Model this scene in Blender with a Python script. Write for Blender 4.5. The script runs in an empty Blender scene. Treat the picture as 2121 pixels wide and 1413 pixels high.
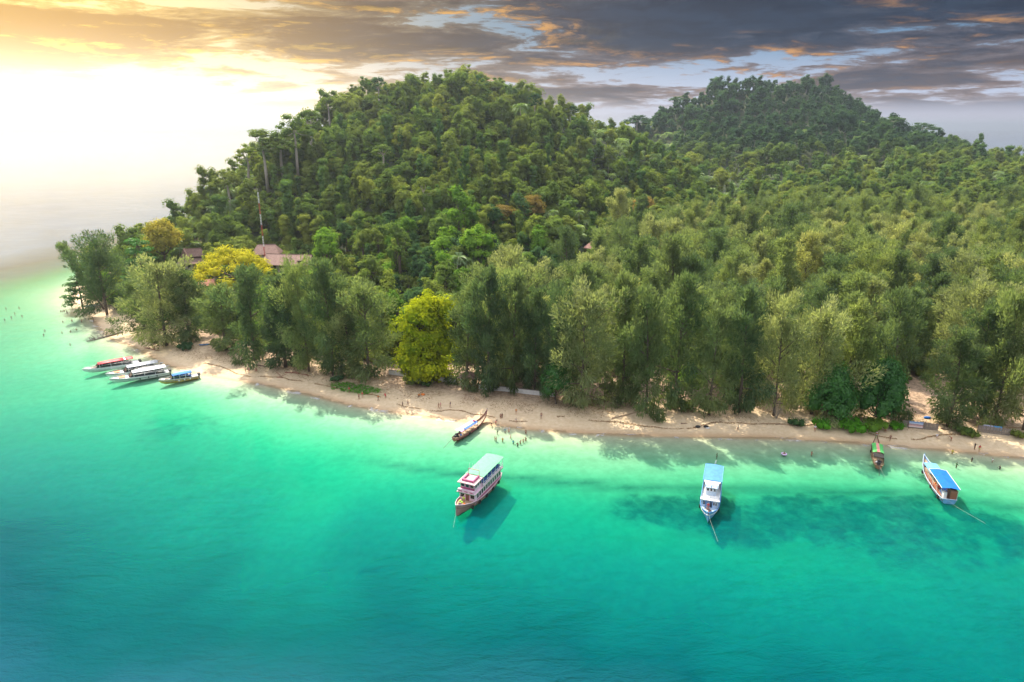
import bpy, math, random
import numpy as np
from mathutils import Vector, Matrix, noise as mnoise
random.seed(11)
rng = np.random.default_rng(11)
PI = math.pi
R = math.radians
scene = bpy.context.scene
C = scene.collection

# ------------------------------------------------------------------ camera
CAM_H = 70.0
PITCH = 17.4
cam = bpy.data.cameras.new('camera')
cam.sensor_width = 36.0
cam.lens = 24.0
cam.clip_start = 0.5
cam.clip_end = 60000
camo = bpy.data.objects.new('camera', cam)
C.objects.link(camo)
camo.location = (0, 0, CAM_H)
camo.rotation_euler = (R(90 - PITCH), 0, 0)
scene.camera = camo

# ------------------------------------------------------------------ exposure, render
scene.view_settings.view_transform = 'Standard'
scene.view_settings.look = 'None'
scene.view_settings.gamma = 1.0
scene.view_settings.use_curve_mapping = False
scene.view_settings.exposure = 1.95
scene.render.engine = 'CYCLES'
cy = scene.cycles
cy.max_bounces = 6
cy.diffuse_bounces = 2
cy.glossy_bounces = 2
cy.transmission_bounces = 4
cy.transparent_max_bounces = 10
cy.volume_bounces = 0
cy.caustics_reflective = False
cy.caustics_refractive = False
cy.sample_clamp_indirect = 4.0
cy.use_denoising = True

# ------------------------------------------------------------------ sun
SUN_EL, SUN_AZ = 51.0, -29.0          # azimuth from +Y, negative to the left
sd = Vector((math.sin(R(SUN_AZ)) * math.cos(R(SUN_EL)), math.cos(R(SUN_AZ)) * math.cos(R(SUN_EL)), math.sin(R(SUN_EL))))
sun = bpy.data.lights.new('sun', 'SUN')
sun.energy = 2.05
sun.angle = R(0.53)
sun.color = (1.0, 0.90, 0.74)
suno = bpy.data.objects.new('sun', sun)
C.objects.link(suno)
suno.rotation_euler = sd.to_track_quat('Z', 'Y').to_euler()


# ------------------------------------------------------------------ node helper
class NB:
    def __init__(self, tree):
        self.t = tree
        tree.nodes.clear()

    def n(self, typ, ins=None, **kw):
        nd = self.t.nodes.new(typ)
        for k, v in kw.items():
            setattr(nd, k, v)
        for k, v in (ins or {}).items():
            self.set(nd, k, v)
        return nd

    def set(self, nd, k, v):
        s = nd.inputs[k]
        if isinstance(v, bpy.types.NodeSocket):
            self.t.links.new(v, s)
        elif isinstance(v, bpy.types.Node):
            self.t.links.new(v.outputs[0], s)
        else:
            if s.type == 'RGBA' and not hasattr(v, '__len__'):
                v = (v, v, v, 1)
            if s.type == 'RGBA' and len(v) == 3:
                v = (*v, 1)
            if s.type == 'VECTOR' and not hasattr(v, '__len__'):
                v = (v, v, v)
            s.default_value = v

    def m(self, op, a, b=None, c=None, clamp=False):
        ins = {0: a}
        if b is not None:
            ins[1] = b
        if c is not None:
            ins[2] = c
        return self.n('ShaderNodeMath', ins, operation=op, use_clamp=clamp).outputs[0]

    def vm(self, op, a, b=None):
        ins = {0: a}
        if b is not None:
            ins[1] = b
        nd = self.n('ShaderNodeVectorMath', ins, operation=op)
        return nd.outputs['Value'] if op in ('DOT_PRODUCT', 'LENGTH') else nd.outputs['Vector']

    def scale(self, v, s):
        nd = self.n('ShaderNodeVectorMath', {0: v}, operation='SCALE')
        self.set(nd, 'Scale', s)
        return nd.outputs['Vector']

    def mix(self, f, a, b, bt='MIX', clamp=True):
        nd = self.n('ShaderNodeMix', data_type='RGBA', blend_type=bt, clamp_factor=clamp)
        self.set(nd, 0, f)
        self.set(nd, 6, a)
        self.set(nd, 7, b)
        return nd.outputs[2]

    def sm(self, x, a, b, lo=0.0, hi=1.0, smooth=True):
        nd = self.n('ShaderNodeMapRange', {0: x, 1: a, 2: b, 3: lo, 4: hi})
        nd.interpolation_type = 'SMOOTHSTEP' if smooth else 'LINEAR'
        return nd.outputs[0]

    def noise(self, vec, scale, detail=3.0, rough=0.5, dist=0.0, out=0):
        nd = self.n('ShaderNodeTexNoise', {'Vector': vec, 'Scale': scale, 'Detail': detail, 'Roughness': rough, 'Distortion': dist})
        return nd.outputs[out]

    def ramp(self, f, stops):
        nd = self.n('ShaderNodeValToRGB', {0: f})
        el = nd.color_ramp.elements
        while len(el) < len(stops):
            el.new(0.5)
        for e, (p, c) in zip(el, stops):
            e.position = p
            e.color = (*c, 1)
        return nd.outputs[0]

    def attr(self, name, out='Fac'):
        return self.n('ShaderNodeAttribute', attribute_name=name).outputs[out]


# ------------------------------------------------------------------ world: Nishita sky with a layer of clouds
world = bpy.data.worlds.new('World')
scene.world = world
world.use_nodes = True
nb = NB(world.node_tree)
sky = nb.n('ShaderNodeTexSky', sky_type='NISHITA', sun_disc=False)
sky.sun_elevation = R(SUN_EL)
sky.sun_rotation = R(SUN_AZ)
sky.air_density = 1.2
sky.dust_density = 2.0
sky.ozone_density = 2.5
SKX, SKY = 60.2, 44.4
tc = nb.n('ShaderNodeTexCoord').outputs['Generated']
sp = nb.n('ShaderNodeSeparateXYZ', {0: tc})
X, Y, Z = sp.outputs[0], sp.outputs[1], sp.outputs[2]
Zc = nb.m('MAXIMUM', Z, 0.0)
el = nb.m('MULTIPLY', nb.m('ARCSINE', Z), 180 / PI)          # elevation in degrees
az = nb.m('MULTIPLY', nb.m('ARCTAN2', X, Y), 180 / PI)       # azimuth from +Y
zz = nb.m('ADD', Zc, 0.085)
p = nb.n('ShaderNodeCombineXYZ', {0: nb.m('DIVIDE', X, zz), 1: nb.m('DIVIDE', Y, zz), 2: 0.0}).outputs[0]
ps = nb.vm('MULTIPLY', p, (0.88, 1.0, 1.0))
p0 = nb.vm('ADD', ps, (SKX, SKY, 0.0))
warp = nb.n('ShaderNodeTexNoise', {'Vector': p0, 'Scale': 1.3, 'Detail': 3.0}).outputs[1]
p1 = nb.vm('ADD', p0, nb.scale(nb.vm('SUBTRACT', warp, (0.5, 0.5, 0.5)), 0.55))
cl = nb.noise(p1, 0.62, 14.0, 0.68, 0.2)
cl_up = nb.noise(nb.vm('ADD', p1, (-0.06, 0.15, 0.0)), 0.62, 14.0, 0.68, 0.2)      # the same layer a little further to the light
big = nb.noise(nb.vm('ADD', ps, (1.3, 4.2, 2.0)), 0.26, 2.0, 0.5, 0.0)
fine = nb.noise(p1, 3.6, 10.0, 0.68, 0.2)
dens = nb.m('ADD', cl, nb.m('MULTIPLY', nb.m('SUBTRACT', big, 0.5), 0.32))
dens = nb.m('ADD', dens, nb.m('MULTIPLY', nb.m('SUBTRACT', fine, 0.5), 0.16))
dens = nb.m('ADD', dens, nb.sm(el, 1.5, 7.0, 0.0, 0.085))
cover = nb.sm(dens, 0.47, 0.52)
thick = nb.sm(dens, 0.48, 0.60)
lit = nb.sm(nb.m('SUBTRACT', cl, cl_up), 0.015, 0.10)
clear_up = nb.sm(el, 10.0, 26.0, 1.0, 0.6)          # the dark deck lies low and far; overhead, out of view, bright cloud is added as fill light
blue = nb.mix(nb.sm(el, 1.0, 7.5), (0.98, 1.1, 1.45), (0.07, 0.32, 0.64))
base = nb.mix(nb.sm(el, 12.0, 30.0, 0.97, 0.0), sky.outputs[0], blue)
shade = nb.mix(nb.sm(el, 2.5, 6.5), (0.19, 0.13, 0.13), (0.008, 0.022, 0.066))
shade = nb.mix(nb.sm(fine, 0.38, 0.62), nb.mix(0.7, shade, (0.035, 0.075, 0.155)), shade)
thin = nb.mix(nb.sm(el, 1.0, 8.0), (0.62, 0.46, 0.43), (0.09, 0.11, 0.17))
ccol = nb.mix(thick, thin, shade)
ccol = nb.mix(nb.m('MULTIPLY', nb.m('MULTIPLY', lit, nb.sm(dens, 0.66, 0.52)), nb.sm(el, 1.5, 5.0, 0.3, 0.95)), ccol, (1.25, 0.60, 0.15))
ccol = nb.mix(nb.sm(el, 10.0, 26.0), ccol, (3.3, 3.05, 2.75))  # unseen cloud above the frame, made bright to lift the ambient light
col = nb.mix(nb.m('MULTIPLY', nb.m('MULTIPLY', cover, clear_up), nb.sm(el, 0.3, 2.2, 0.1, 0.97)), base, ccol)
# pale haze near the horizon
col = nb.mix(nb.sm(el, 0.0, 2.2, 0.92, 0.0), col, (1.05, 0.99, 1.18))
# the low, bright, golden side of the sky
def lobe(a0, e0, wa, we):
    q1 = nb.m('DIVIDE', nb.m('SUBTRACT', az, a0), wa)
    q2 = nb.m('DIVIDE', nb.m('SUBTRACT', el, e0), we)
    return nb.m('EXPONENT', nb.m('MULTIPLY', nb.m('ADD', nb.m('MULTIPLY', q1, q1), nb.m('MULTIPLY', q2, q2)), -1.0))
g1 = lobe(-42.0, 0.5, 26.0, 17.0)
g2 = lobe(-38.0, -0.8, 20.5, 4.0)
gold = nb.mix(nb.m('MULTIPLY', cover, nb.sm(thick, 0.0, 1.0, 0.5, 1.0)), (4.4, 3.0, 0.85), (1.9, 1.05, 0.18))
gold = nb.mix(nb.sm(el, 9.0, 18.0), gold, (4.8, 4.2, 3.0))
gold = nb.mix(nb.m('MULTIPLY', nb.m('MULTIPLY', lit, nb.sm(el, 18.0, 9.0)), 0.8), gold, (4.6, 2.9, 0.32))
col = nb.mix(nb.m('MULTIPLY', g1, 0.97), col, gold)
col = nb.mix(g2, col, (6.2, 5.5, 4.2))
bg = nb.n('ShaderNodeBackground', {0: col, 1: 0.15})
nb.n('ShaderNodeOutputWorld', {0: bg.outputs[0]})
world.cycles.sampling_method = 'MANUAL'
world.cycles.sample_map_resolution = 1024


# ------------------------------------------------------------------ general helpers
def tag(o, label=None, cat=None, group=None, kind=None):
    if label: o['label'] = label
    if cat: o['category'] = cat
    if group: o['group'] = group
    if kind: o['kind'] = kind
    return o


def empty(name, loc, rz=0.0, label=None, cat=None, group=None):
    o = bpy.data.objects.new(name, None)
    o.empty_display_size = 0.3
    C.objects.link(o)
    o.location = loc
    o.rotation_euler = (0, 0, rz)
    return tag(o, label, cat, group)


def link(name, me, m=None, parent=None, loc=(0, 0, 0), rz=0.0):
    o = bpy.data.objects.new(name, me)
    C.objects.link(o)
    if m is not None and len(me.materials) == 0:
        me.materials.append(m)
    o.parent = parent
    o.location = loc
    o.rotation_euler = (0, 0, rz)
    return o


def setmat(o, m):
    if not o.material_slots:
        o.data.materials.append(m)
    o.material_slots[0].link = 'OBJECT'
    o.material_slots[0].material = m
    return o


def smooth(me):
    me.polygons.foreach_set('use_smooth', [True] * len(me.polygons))


class MB:
    """collects simple shapes; build() links them as one mesh object"""
    def __init__(self):
        self.v, self.f = [], []

    def add(self, vs, fs):
        b = len(self.v)
        self.v += [tuple(x) for x in vs]
        self.f += [tuple(i + b for i in f) for f in fs]
        return self

    def box(self, x0, x1, y0, y1, z0, z1):
        return self.add([(x0, y0, z0), (x1, y0, z0), (x1, y1, z0), (x0, y1, z0), (x0, y0, z1), (x1, y0, z1), (x1, y1, z1), (x0, y1, z1)],
                        [(0, 3, 2, 1), (4, 5, 6, 7), (0, 1, 5, 4), (1, 2, 6, 5), (2, 3, 7, 6), (3, 0, 4, 7)])

    def tube(self, pts, r, n=6, caps=True):
        pts = [Vector(p) for p in pts]
        rs = r if hasattr(r, '__len__') else [r] * len(pts)
        vs, fs = [], []
        for i, p in enumerate(pts):
            d = (pts[min(i + 1, len(pts) - 1)] - pts[max(i - 1, 0)])
            d = d.normalized() if d.length > 1e-9 else Vector((0, 0, 1))
            u = d.cross(Vector((0, 0, 1)))
            if u.length < 0.05: u = d.cross(Vector((1, 0, 0)))
            u.normalize()
            w = d.cross(u)
            for k in range(n):
                a = 2 * PI * k / n
                vs.append(p + (u * math.cos(a) + w * math.sin(a)) * rs[i])
        for i in range(len(pts) - 1):
            for k in range(n):
                fs.append((i * n + k, i * n + (k + 1) % n, (i + 1) * n + (k + 1) % n, (i + 1) * n + k))
        if caps:
            fs.append(tuple(range(n - 1, -1, -1)))
            fs.append(tuple((len(pts) - 1) * n + k for k in range(n)))
        return self.add(vs, fs)

    def rings(self, rings, closed=True, cap0=False, cap1=False):
        n = len(rings[0])
        vs = [p for r in rings for p in r]
        fs = []
        for i in range(len(rings) - 1):
            for k in range(n if closed else n - 1):
                fs.append((i * n + k, i * n + (k + 1) % n, (i + 1) * n + (k + 1) % n, (i + 1) * n + k))
        if cap0: fs.append(tuple(range(n - 1, -1, -1)))
        if cap1: fs.append(tuple((len(rings) - 1) * n + k for k in range(n)))
        return self.add(vs, fs)

    def torus(self, c, axis, Rr, r, n=12, k=6):
        c = Vector(c); axis = Vector(axis).normalized()
        u = axis.cross(Vector((0, 0, 1)))
        if u.length < .05: u = Vector((1, 0, 0))
        u.normalize(); w = axis.cross(u)
        vs, fs = [], []
        for i in range(n):
            a = 2 * PI * i / n
            d = u * math.cos(a) + w * math.sin(a)
            for j in range(k):
                b = 2 * PI * j / k
                vs.append(c + d * (Rr + r * math.cos(b)) + axis * (r * math.sin(b)))
        for i in range(n):
            for j in range(k):
                fs.append((i * k + j, ((i + 1) % n) * k + j, ((i + 1) % n) * k + (j + 1) % k, i * k + (j + 1) % k))
        return self.add(vs, fs)

    def ball(self, c, r, sx=1, sy=1, sz=1, n=8, m=6):
        vs, fs = [], []
        for i in range(m + 1):
            t = PI * i / m
            for k in range(n):
                a = 2 * PI * k / n
                vs.append((c[0] + r * sx * math.sin(t) * math.cos(a), c[1] + r * sy * math.sin(t) * math.sin(a), c[2] + r * sz * math.cos(t)))
        for i in range(m):
            for k in range(n):
                fs.append((i * n + k, (i + 1) * n + k, (i + 1) * n + (k + 1) % n, i * n + (k + 1) % n))
        return self.add(vs, fs)

    def mesh(self, name, sm=False):
        me = bpy.data.meshes.new(name)
        me.from_pydata(self.v, [], self.f)
        me.update()
        if sm: smooth(me)
        return me

    def build(self, name, m, parent=None, sm=False, loc=(0, 0, 0), rz=0.0, bevel=0.0):
        o = link(name, self.mesh(name, sm), m, parent, loc, rz)
        if bevel:
            b = o.modifiers.new('bevel', 'BEVEL')
            b.width = bevel
            b.segments = 2
        return o


def copy_tree(o, parent=None):
    c = o.copy()
    C.objects.link(c)
    c.parent = parent
    for ch in list(o.children):
        copy_tree(ch, c)
    return c


# ------------------------------------------------------------------ materials
def new_mat(name):
    m = bpy.data.materials.new(name)
    m.use_nodes = True
    return m, NB(m.node_tree)


def paint(name, c, rough=0.45, var=0.14, sc=1.3, spec=0.5, metal=0.0, grime=0.12):
    m, b = new_mat(name)
    oc = b.n('ShaderNodeTexCoord').outputs['Object']
    n1 = b.noise(oc, sc, 4, 0.6)
    n2 = b.noise(b.vm('MULTIPLY', oc, (1.2, 1.2, 5.0)), 2.2, 5, 0.65)
    f = b.sm(n1, 0.3, 0.7, 1 - var, 1 + var)
    colr = b.mix(1.0, c, b.n('ShaderNodeCombineXYZ', {0: f, 1: f, 2: f}).outputs[0], 'MULTIPLY')
    colr = b.mix(b.sm(n2, 0.55, 0.8, 0.0, grime * 3), colr, (0.16, 0.12, 0.085))
    bs = b.n('ShaderNodeBsdfPrincipled', {'Base Color': colr, 'Roughness': b.sm(n1, 0.3, 0.7, rough * 0.8, min(1, rough * 1.3)), 'Metallic': metal, 'Specular IOR Level': spec})
    b.n('ShaderNodeOutputMaterial', {0: bs.outputs[0]})
    return m


def wood(name, c1, c2, rough=0.6):
    m, b = new_mat(name)
    oc = b.n('ShaderNodeTexCoord').outputs['Object']
    n = b.noise(b.vm('MULTIPLY', oc, (0.8, 6.0, 7.0)), 1.6, 5, 0.65)
    bs = b.n('ShaderNodeBsdfPrincipled', {'Base Color': b.mix(b.sm(n, 0.3, 0.7), c1, c2), 'Roughness': rough})
    b.n('ShaderNodeOutputMaterial', {0: bs.outputs[0]})
    return m


def leaf(name, c1, c2, c3, trans=0.32, rnd=1.0, gloss=0.0, high=None):
    """c1..c2 across the leaves of one tree, c3 mixed in from tree to tree"""
    m, b = new_mat(name)
    t = b.attr('tint')
    rn = b.n('ShaderNodeObjectInfo').outputs['Random']
    oc = b.n('ShaderNodeTexCoord').outputs['Object']
    nn = b.noise(oc, 0.33, 2, 0.5)
    f = b.m('ADD', b.m('MULTIPLY', t, 0.6), b.m('MULTIPLY', b.sm(nn, 0.3, 0.7), 0.4))
    c = b.mix(f, c1, c2)
    c = b.mix(b.m('MULTIPLY', rn, rnd * 0.8), c, c3)
    if high:                       # crowns high on the far hill mix towards a darker green
        lo_ = b.n('ShaderNodeSeparateXYZ', {0: b.n('ShaderNodeObjectInfo').outputs['Location']})
        f2 = b.m('MULTIPLY', b.sm(lo_.outputs[1], 560, 700), b.sm(lo_.outputs[2], 22, 48))
        c = b.mix(f2, c, b.mix(f, *high))
    r2 = b.m('FRACT', b.m('MULTIPLY', rn, 17.31))
    c = b.mix(1.0, c, b.ramp(r2, [(0.0, (0.72, 0.76, 0.8)), (0.5, (1, 1, 1)), (1.0, (1.2, 1.12, 0.95))]), 'MULTIPLY')
    c = b.mix(1.0, c, (2.0, 1.92, 1.7), 'MULTIPLY', clamp=False)
    d = b.n('ShaderNodeBsdfDiffuse', {'Color': c})
    tr = b.n('ShaderNodeBsdfTranslucent', {'Color': b.mix(1.0, c, (1.25, 1.3, 0.6), 'MULTIPLY')})
    s = b.n('ShaderNodeMixShader', {0: min(.6, trans * 1.35), 1: d.outputs[0], 2: tr.outputs[0]})
    if gloss:
        gl = b.n('ShaderNodeBsdfGlossy', {'Color': (1, 1, 1), 'Roughness': 0.42})
        s = b.n('ShaderNodeMixShader', {0: gloss, 1: s.outputs[0], 2: gl.outputs[0]})
    b.n('ShaderNodeOutputMaterial', {0: s.outputs[0]})
    return m


M = {}
M['white'] = paint('white_paint', (0.78, 0.77, 0.74), 0.35, 0.06)
M['gel'] = paint('white_gelcoat', (0.80, 0.80, 0.79), 0.22, 0.05, grime=0.05)
M['pinkwhite'] = paint('pale_pink_paint', (0.72, 0.52, 0.60), 0.5, 0.1)
M['magenta'] = paint('magenta_paint', (0.45, 0.09, 0.20), 0.45)
M['mint'] = paint('mint_green_roof_sheet', (0.18, 0.47, 0.27), 0.85, 0.1, spec=0.12, grime=0.08)
M['pinkroof'] = paint('pale_pink_roof', (0.58, 0.42, 0.41), 0.8, spec=0.15)
M['hullpink'] = paint('dusty_pink_hull', (0.40, 0.22, 0.20), 0.6)
M['hullbrown'] = paint('brown_hull', (0.17, 0.085, 0.055), 0.6)
M['green'] = paint('green_trim', (0.10, 0.28, 0.10), 0.5)
M['roofblue'] = paint('blue_roof_sheet', (0.09, 0.25, 0.53), 0.8, 0.14, spec=0.15)
M['skyblue'] = paint('sky_blue_paint', (0.15, 0.36, 0.60), 0.7, spec=0.2)
M['paleblue'] = paint('pale_blue_paint', (0.48, 0.60, 0.72), 0.45)
M['deepblue'] = paint('deep_blue_canvas', (0.015, 0.14, 0.48), 0.8, 0.15, spec=0.15)
M['glass'] = paint('dark_window_glass', (0.015, 0.02, 0.028), 0.08, 0.05, spec=0.8, grime=0.0)
M['rubber'] = paint('black_rubber', (0.02, 0.02, 0.02), 0.8)
M['dark'] = paint('dark_metal', (0.05, 0.05, 0.055), 0.45, metal=0.5)
M['steel'] = paint('steel', (0.30, 0.31, 0.32), 0.4, metal=0.6)
M['red'] = paint('red_canvas', (0.62, 0.045, 0.055), 0.55)
M['yellow'] = paint('mustard_gelcoat', (0.58, 0.40, 0.10), 0.3)
M['silver'] = paint('silver_gelcoat', (0.55, 0.57, 0.58), 0.28)
M['orange'] = paint('orange_fabric', (0.70, 0.20, 0.03), 0.8)
M['lime'] = paint('lime_fabric', (0.30, 0.62, 0.04), 0.8)
M['canopygreen'] = paint('bright_green_canvas', (0.10, 0.48, 0.12), 0.6)
M['canopypink'] = paint('salmon_pink_canvas', (0.70, 0.28, 0.25), 0.6)
M['lilac'] = paint('lilac_canvas', (0.66, 0.46, 0.70), 0.6)
M['bluecanvas'] = paint('blue_canvas', (0.10, 0.22, 0.55), 0.6)
M['woodred'] = wood('reddish_boat_wood', (0.24, 0.085, 0.05), (0.36, 0.15, 0.085))
M['woodbrown'] = wood('brown_wood', (0.12, 0.065, 0.04), (0.22, 0.13, 0.08))
M['woodgrey'] = wood('weathered_grey_wood', (0.17, 0.14, 0.12), (0.30, 0.26, 0.22), 0.85)
M['deckwood'] = wood('deck_wood', (0.36, 0.24, 0.15), (0.48, 0.34, 0.22), 0.7)
M['rope'] = paint('pale_rope', (0.55, 0.56, 0.46), 0.9)
M['plaster'] = paint('white_plaster', (0.70, 0.68, 0.64), 0.8, 0.08)
M['bark'] = wood('tree_bark', (0.09, 0.062, 0.045), (0.16, 0.12, 0.09), 0.95)
M['palebark'] = wood('pale_tree_bark', (0.34, 0.28, 0.23), (0.46, 0.40, 0.34), 0.95)
M['mastred'] = paint('mast_red', (0.48, 0.07, 0.05), 0.5)

L = {}
L['cas_olive'] = leaf('olive_casuarina_needles', (0.042, 0.072, 0.034), (0.150, 0.182, 0.094), (0.085, 0.120, 0.066), 0.38, 0.5)
L['cas_tan'] = leaf('tan_casuarina_needles', (0.064, 0.088, 0.042), (0.222, 0.238, 0.140), (0.140, 0.160, 0.096), 0.38, 0.5)
L['cas_dark'] = leaf('dark_casuarina_needles', (0.026, 0.054, 0.032), (0.098, 0.136, 0.074), (0.060, 0.094, 0.054), 0.34, 0.5)
L['jungle'] = leaf('jungle_leaves', (0.030, 0.070, 0.024), (0.110, 0.165, 0.038), (0.135, 0.155, 0.040), 0.3, 0.9, high=((0.018, 0.048, 0.030), (0.050, 0.095, 0.045)))
L['jungle_dark'] = leaf('dark_jungle_leaves', (0.020, 0.052, 0.026), (0.055, 0.105, 0.036), (0.040, 0.080, 0.040), 0.28, 0.8)
L['vine'] = leaf('vine_leaves', (0.024, 0.064, 0.028), (0.085, 0.145, 0.038), (0.085, 0.13, 0.036), 0.28, 0.8, high=((0.018, 0.046, 0.030), (0.048, 0.090, 0.045)))
L['palm'] = leaf('palm_fronds', (0.07, 0.12, 0.045), (0.14, 0.20, 0.085), (0.12, 0.17, 0.08), 0.25, 0.5, 0.02)
L['yellow'] = leaf('bright_yellow_green_leaves', (0.11, 0.16, 0.010), (0.34, 0.34, 0.015), (0.3, 0.3, 0.015), 0.36, 0.0)
L['golden'] = leaf('golden_leaves', (0.12, 0.125, 0.025), (0.25, 0.22, 0.05), (0.2, 0.18, 0.04), 0.36, 0.0)
L['umbrella_yellow'] = leaf('lemon_yellow_flowers', (0.17, 0.18, 0.015), (0.36, 0.32, 0.03), (0.28, 0.26, 0.02), 0.3, 0.0)
L['rust'] = leaf('rusty_orange_leaves', (0.11, 0.085, 0.026), (0.20, 0.145, 0.05), (0.16, 0.12, 0.04), 0.3, 0.2)
L['almond'] = leaf('deep_green_glossy_leaves', (0.016, 0.066, 0.016), (0.055, 0.150, 0.030), (0.035, 0.105, 0.022), 0.28, 0.3, 0.015)
L['bright'] = leaf('bright_green_leaves', (0.048, 0.115, 0.020), (0.125, 0.205, 0.034), (0.09, 0.17, 0.025), 0.33, 0.4)
L['creeper'] = leaf('beach_creeper_leaves', (0.03, 0.11, 0.012), (0.07, 0.20, 0.02), (0.05, 0.15, 0.02), 0.3, 0.2)
L['litter'] = leaf('dry_leaf_litter', (0.07, 0.045, 0.028), (0.20, 0.13, 0.08), (0.1, 0.07, 0.05), 0.0, 0.2)
# ------------------------------------------------------------------ the lie of the land
F_PX, CU, CV = 1414.0, 1060.5, 706.5
cp, spn = math.cos(R(PITCH)), math.sin(R(PITCH))


def ray(u, v):
    a = (u - CU) / F_PX
    b = (CV - v) / F_PX
    return a, cp + b * spn, -spn + b * cp


def at_z(u, v, z=0.0):
    a, dy, dz = ray(u, v)
    t = (z - CAM_H) / dz
    return a * t, dy * t


def at_y(u, v, yy):
    a, dy, dz = ray(u, v)
    t = yy / dy
    return a * t, CAM_H + dz * t


def vnoise(x, y, s, seed=0):
    x = np.asarray(x, float) * s + 1000.0 + seed * 17.3
    y = np.asarray(y, float) * s + 1000.0 + seed * 31.7
    xi, yi = np.floor(x), np.floor(y)
    fx, fy = x - xi, y - yi
    fx = fx * fx * (3 - 2 * fx)
    fy = fy * fy * (3 - 2 * fy)
    def h(i, j):
        q = np.sin(i * 127.1 + j * 311.7 + seed * 3.3) * 43758.5453
        return q - np.floor(q)
    return (h(xi, yi) * (1 - fx) + h(xi + 1, yi) * fx) * (1 - fy) + (h(xi, yi + 1) * (1 - fx) + h(xi + 1, yi + 1) * fx) * fy


def sstep(x, a, b):
    t = np.clip((np.asarray(x, float) - a) / (b - a), 0, 1)
    return t * t * (3 - 2 * t)


COAST = [(-184.7, 278.7), (-172, 263), (-161, 252), (-150, 238), (-138, 225), (-126, 216.5), (-116, 207), (-107.5, 199.2), (-95.3, 191.8),
         (-84.8, 187.3), (-76.7, 184.0), (-68.4, 180.6), (-55.6, 174.1), (-43.5, 167.2), (-32.5, 162.7), (-19.5, 158.4), (-12.1, 156.5),
         (-4.8, 154.3), (4.6, 151.5), (16.2, 149.6), (27.5, 148.3), (38.9, 147.7), (50.2, 147.2), (61.4, 146.7), (72.2, 145.4), (82.6, 143.6),
         (92.7, 141.6), (102.3, 139.4), (113.3, 136.4), (130, 131.5), (160, 124), (220, 115), (320, 112), (450, 130), (620, 200), (760, 340),
         (850, 560), (860, 800), (780, 1000), (560, 1110), (300, 1120), (120, 1010), (0, 860), (-80, 720), (-160, 610), (-212, 530),
         (-226, 460), (-220, 400), (-212, 345), (-200, 305)]


def coast_dist(x, y):
    """positive inland"""
    x = np.asarray(x, float); y = np.asarray(y, float)
    best = np.full(x.shape, 1e18)
    inside = np.zeros(x.shape, bool)
    n = len(COAST)
    for i in range(n):
        ax, ay = COAST[i]; bx, by = COAST[(i + 1) % n]
        dx, dy = bx - ax, by - ay
        t = np.clip(((x - ax) * dx + (y - ay) * dy) / (dx * dx + dy * dy), 0, 1)
        d2 = (x - ax - t * dx) ** 2 + (y - ay - t * dy) ** 2
        best = np.minimum(best, d2)
        c = ((ay > y) != (by > y)) & (x < (bx - ax) * (y - ay) / (by - ay + 1e-12) + ax)
        inside ^= c
    return np.sqrt(best) * np.where(inside, 1.0, -1.0)


def ridge(pts, yr, th):
    xs, zs = [], []
    for i, (u, v) in enumerate(pts):
        yy = yr[i] if hasattr(yr, '__len__') else yr
        x, z = at_y(u, v, yy)
        xs.append(x); zs.append(max(z - th, 0.0))
    return np.array(xs), np.array(zs)


R1P = [(360, 480), (400, 452), (440, 412), (480, 372), (505, 322), (560, 288), (610, 255), (665, 222), (720, 198), (790, 176), (850, 158), (940, 142), (1000, 152), (1080, 190), (1150, 216), (1220, 246), (1300, 272), (1350, 298), (1420, 345), (1500, 392), (1600, 425)]
R1Y = [400, 410, 420, 430, 436, 442, 448, 455, 460, 465, 470, 475, 480, 492, 505, 520, 545, 560, 570, 575, 580]
R1X, R1Z = ridge(R1P, R1Y, 15.0)
R2P = [(1200, 330), (1290, 285), (1345, 250), (1365, 226), (1400, 210), (1500, 183), (1560, 170), (1650, 168), (1700, 178), (1760, 204), (1800, 226), (1850, 252), (1900, 266), (1950, 280), (2000, 302), (2040, 326), (2080, 345), (2121, 352), (2250, 362), (2400, 372)]
R2X, R2Z = ridge(R2P, 880, 15.0)
FX = np.array([-230, -190, -150, -100, -55, -20, 15, 60, 110, 160, 240])
FY = np.array([330, 318, 300, 285, 262, 240, 262, 330, 410, 455, 500])
YRX = np.array([at_y(u, v, y)[0] for (u, v), y in zip(R1P, R1Y)])


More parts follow.
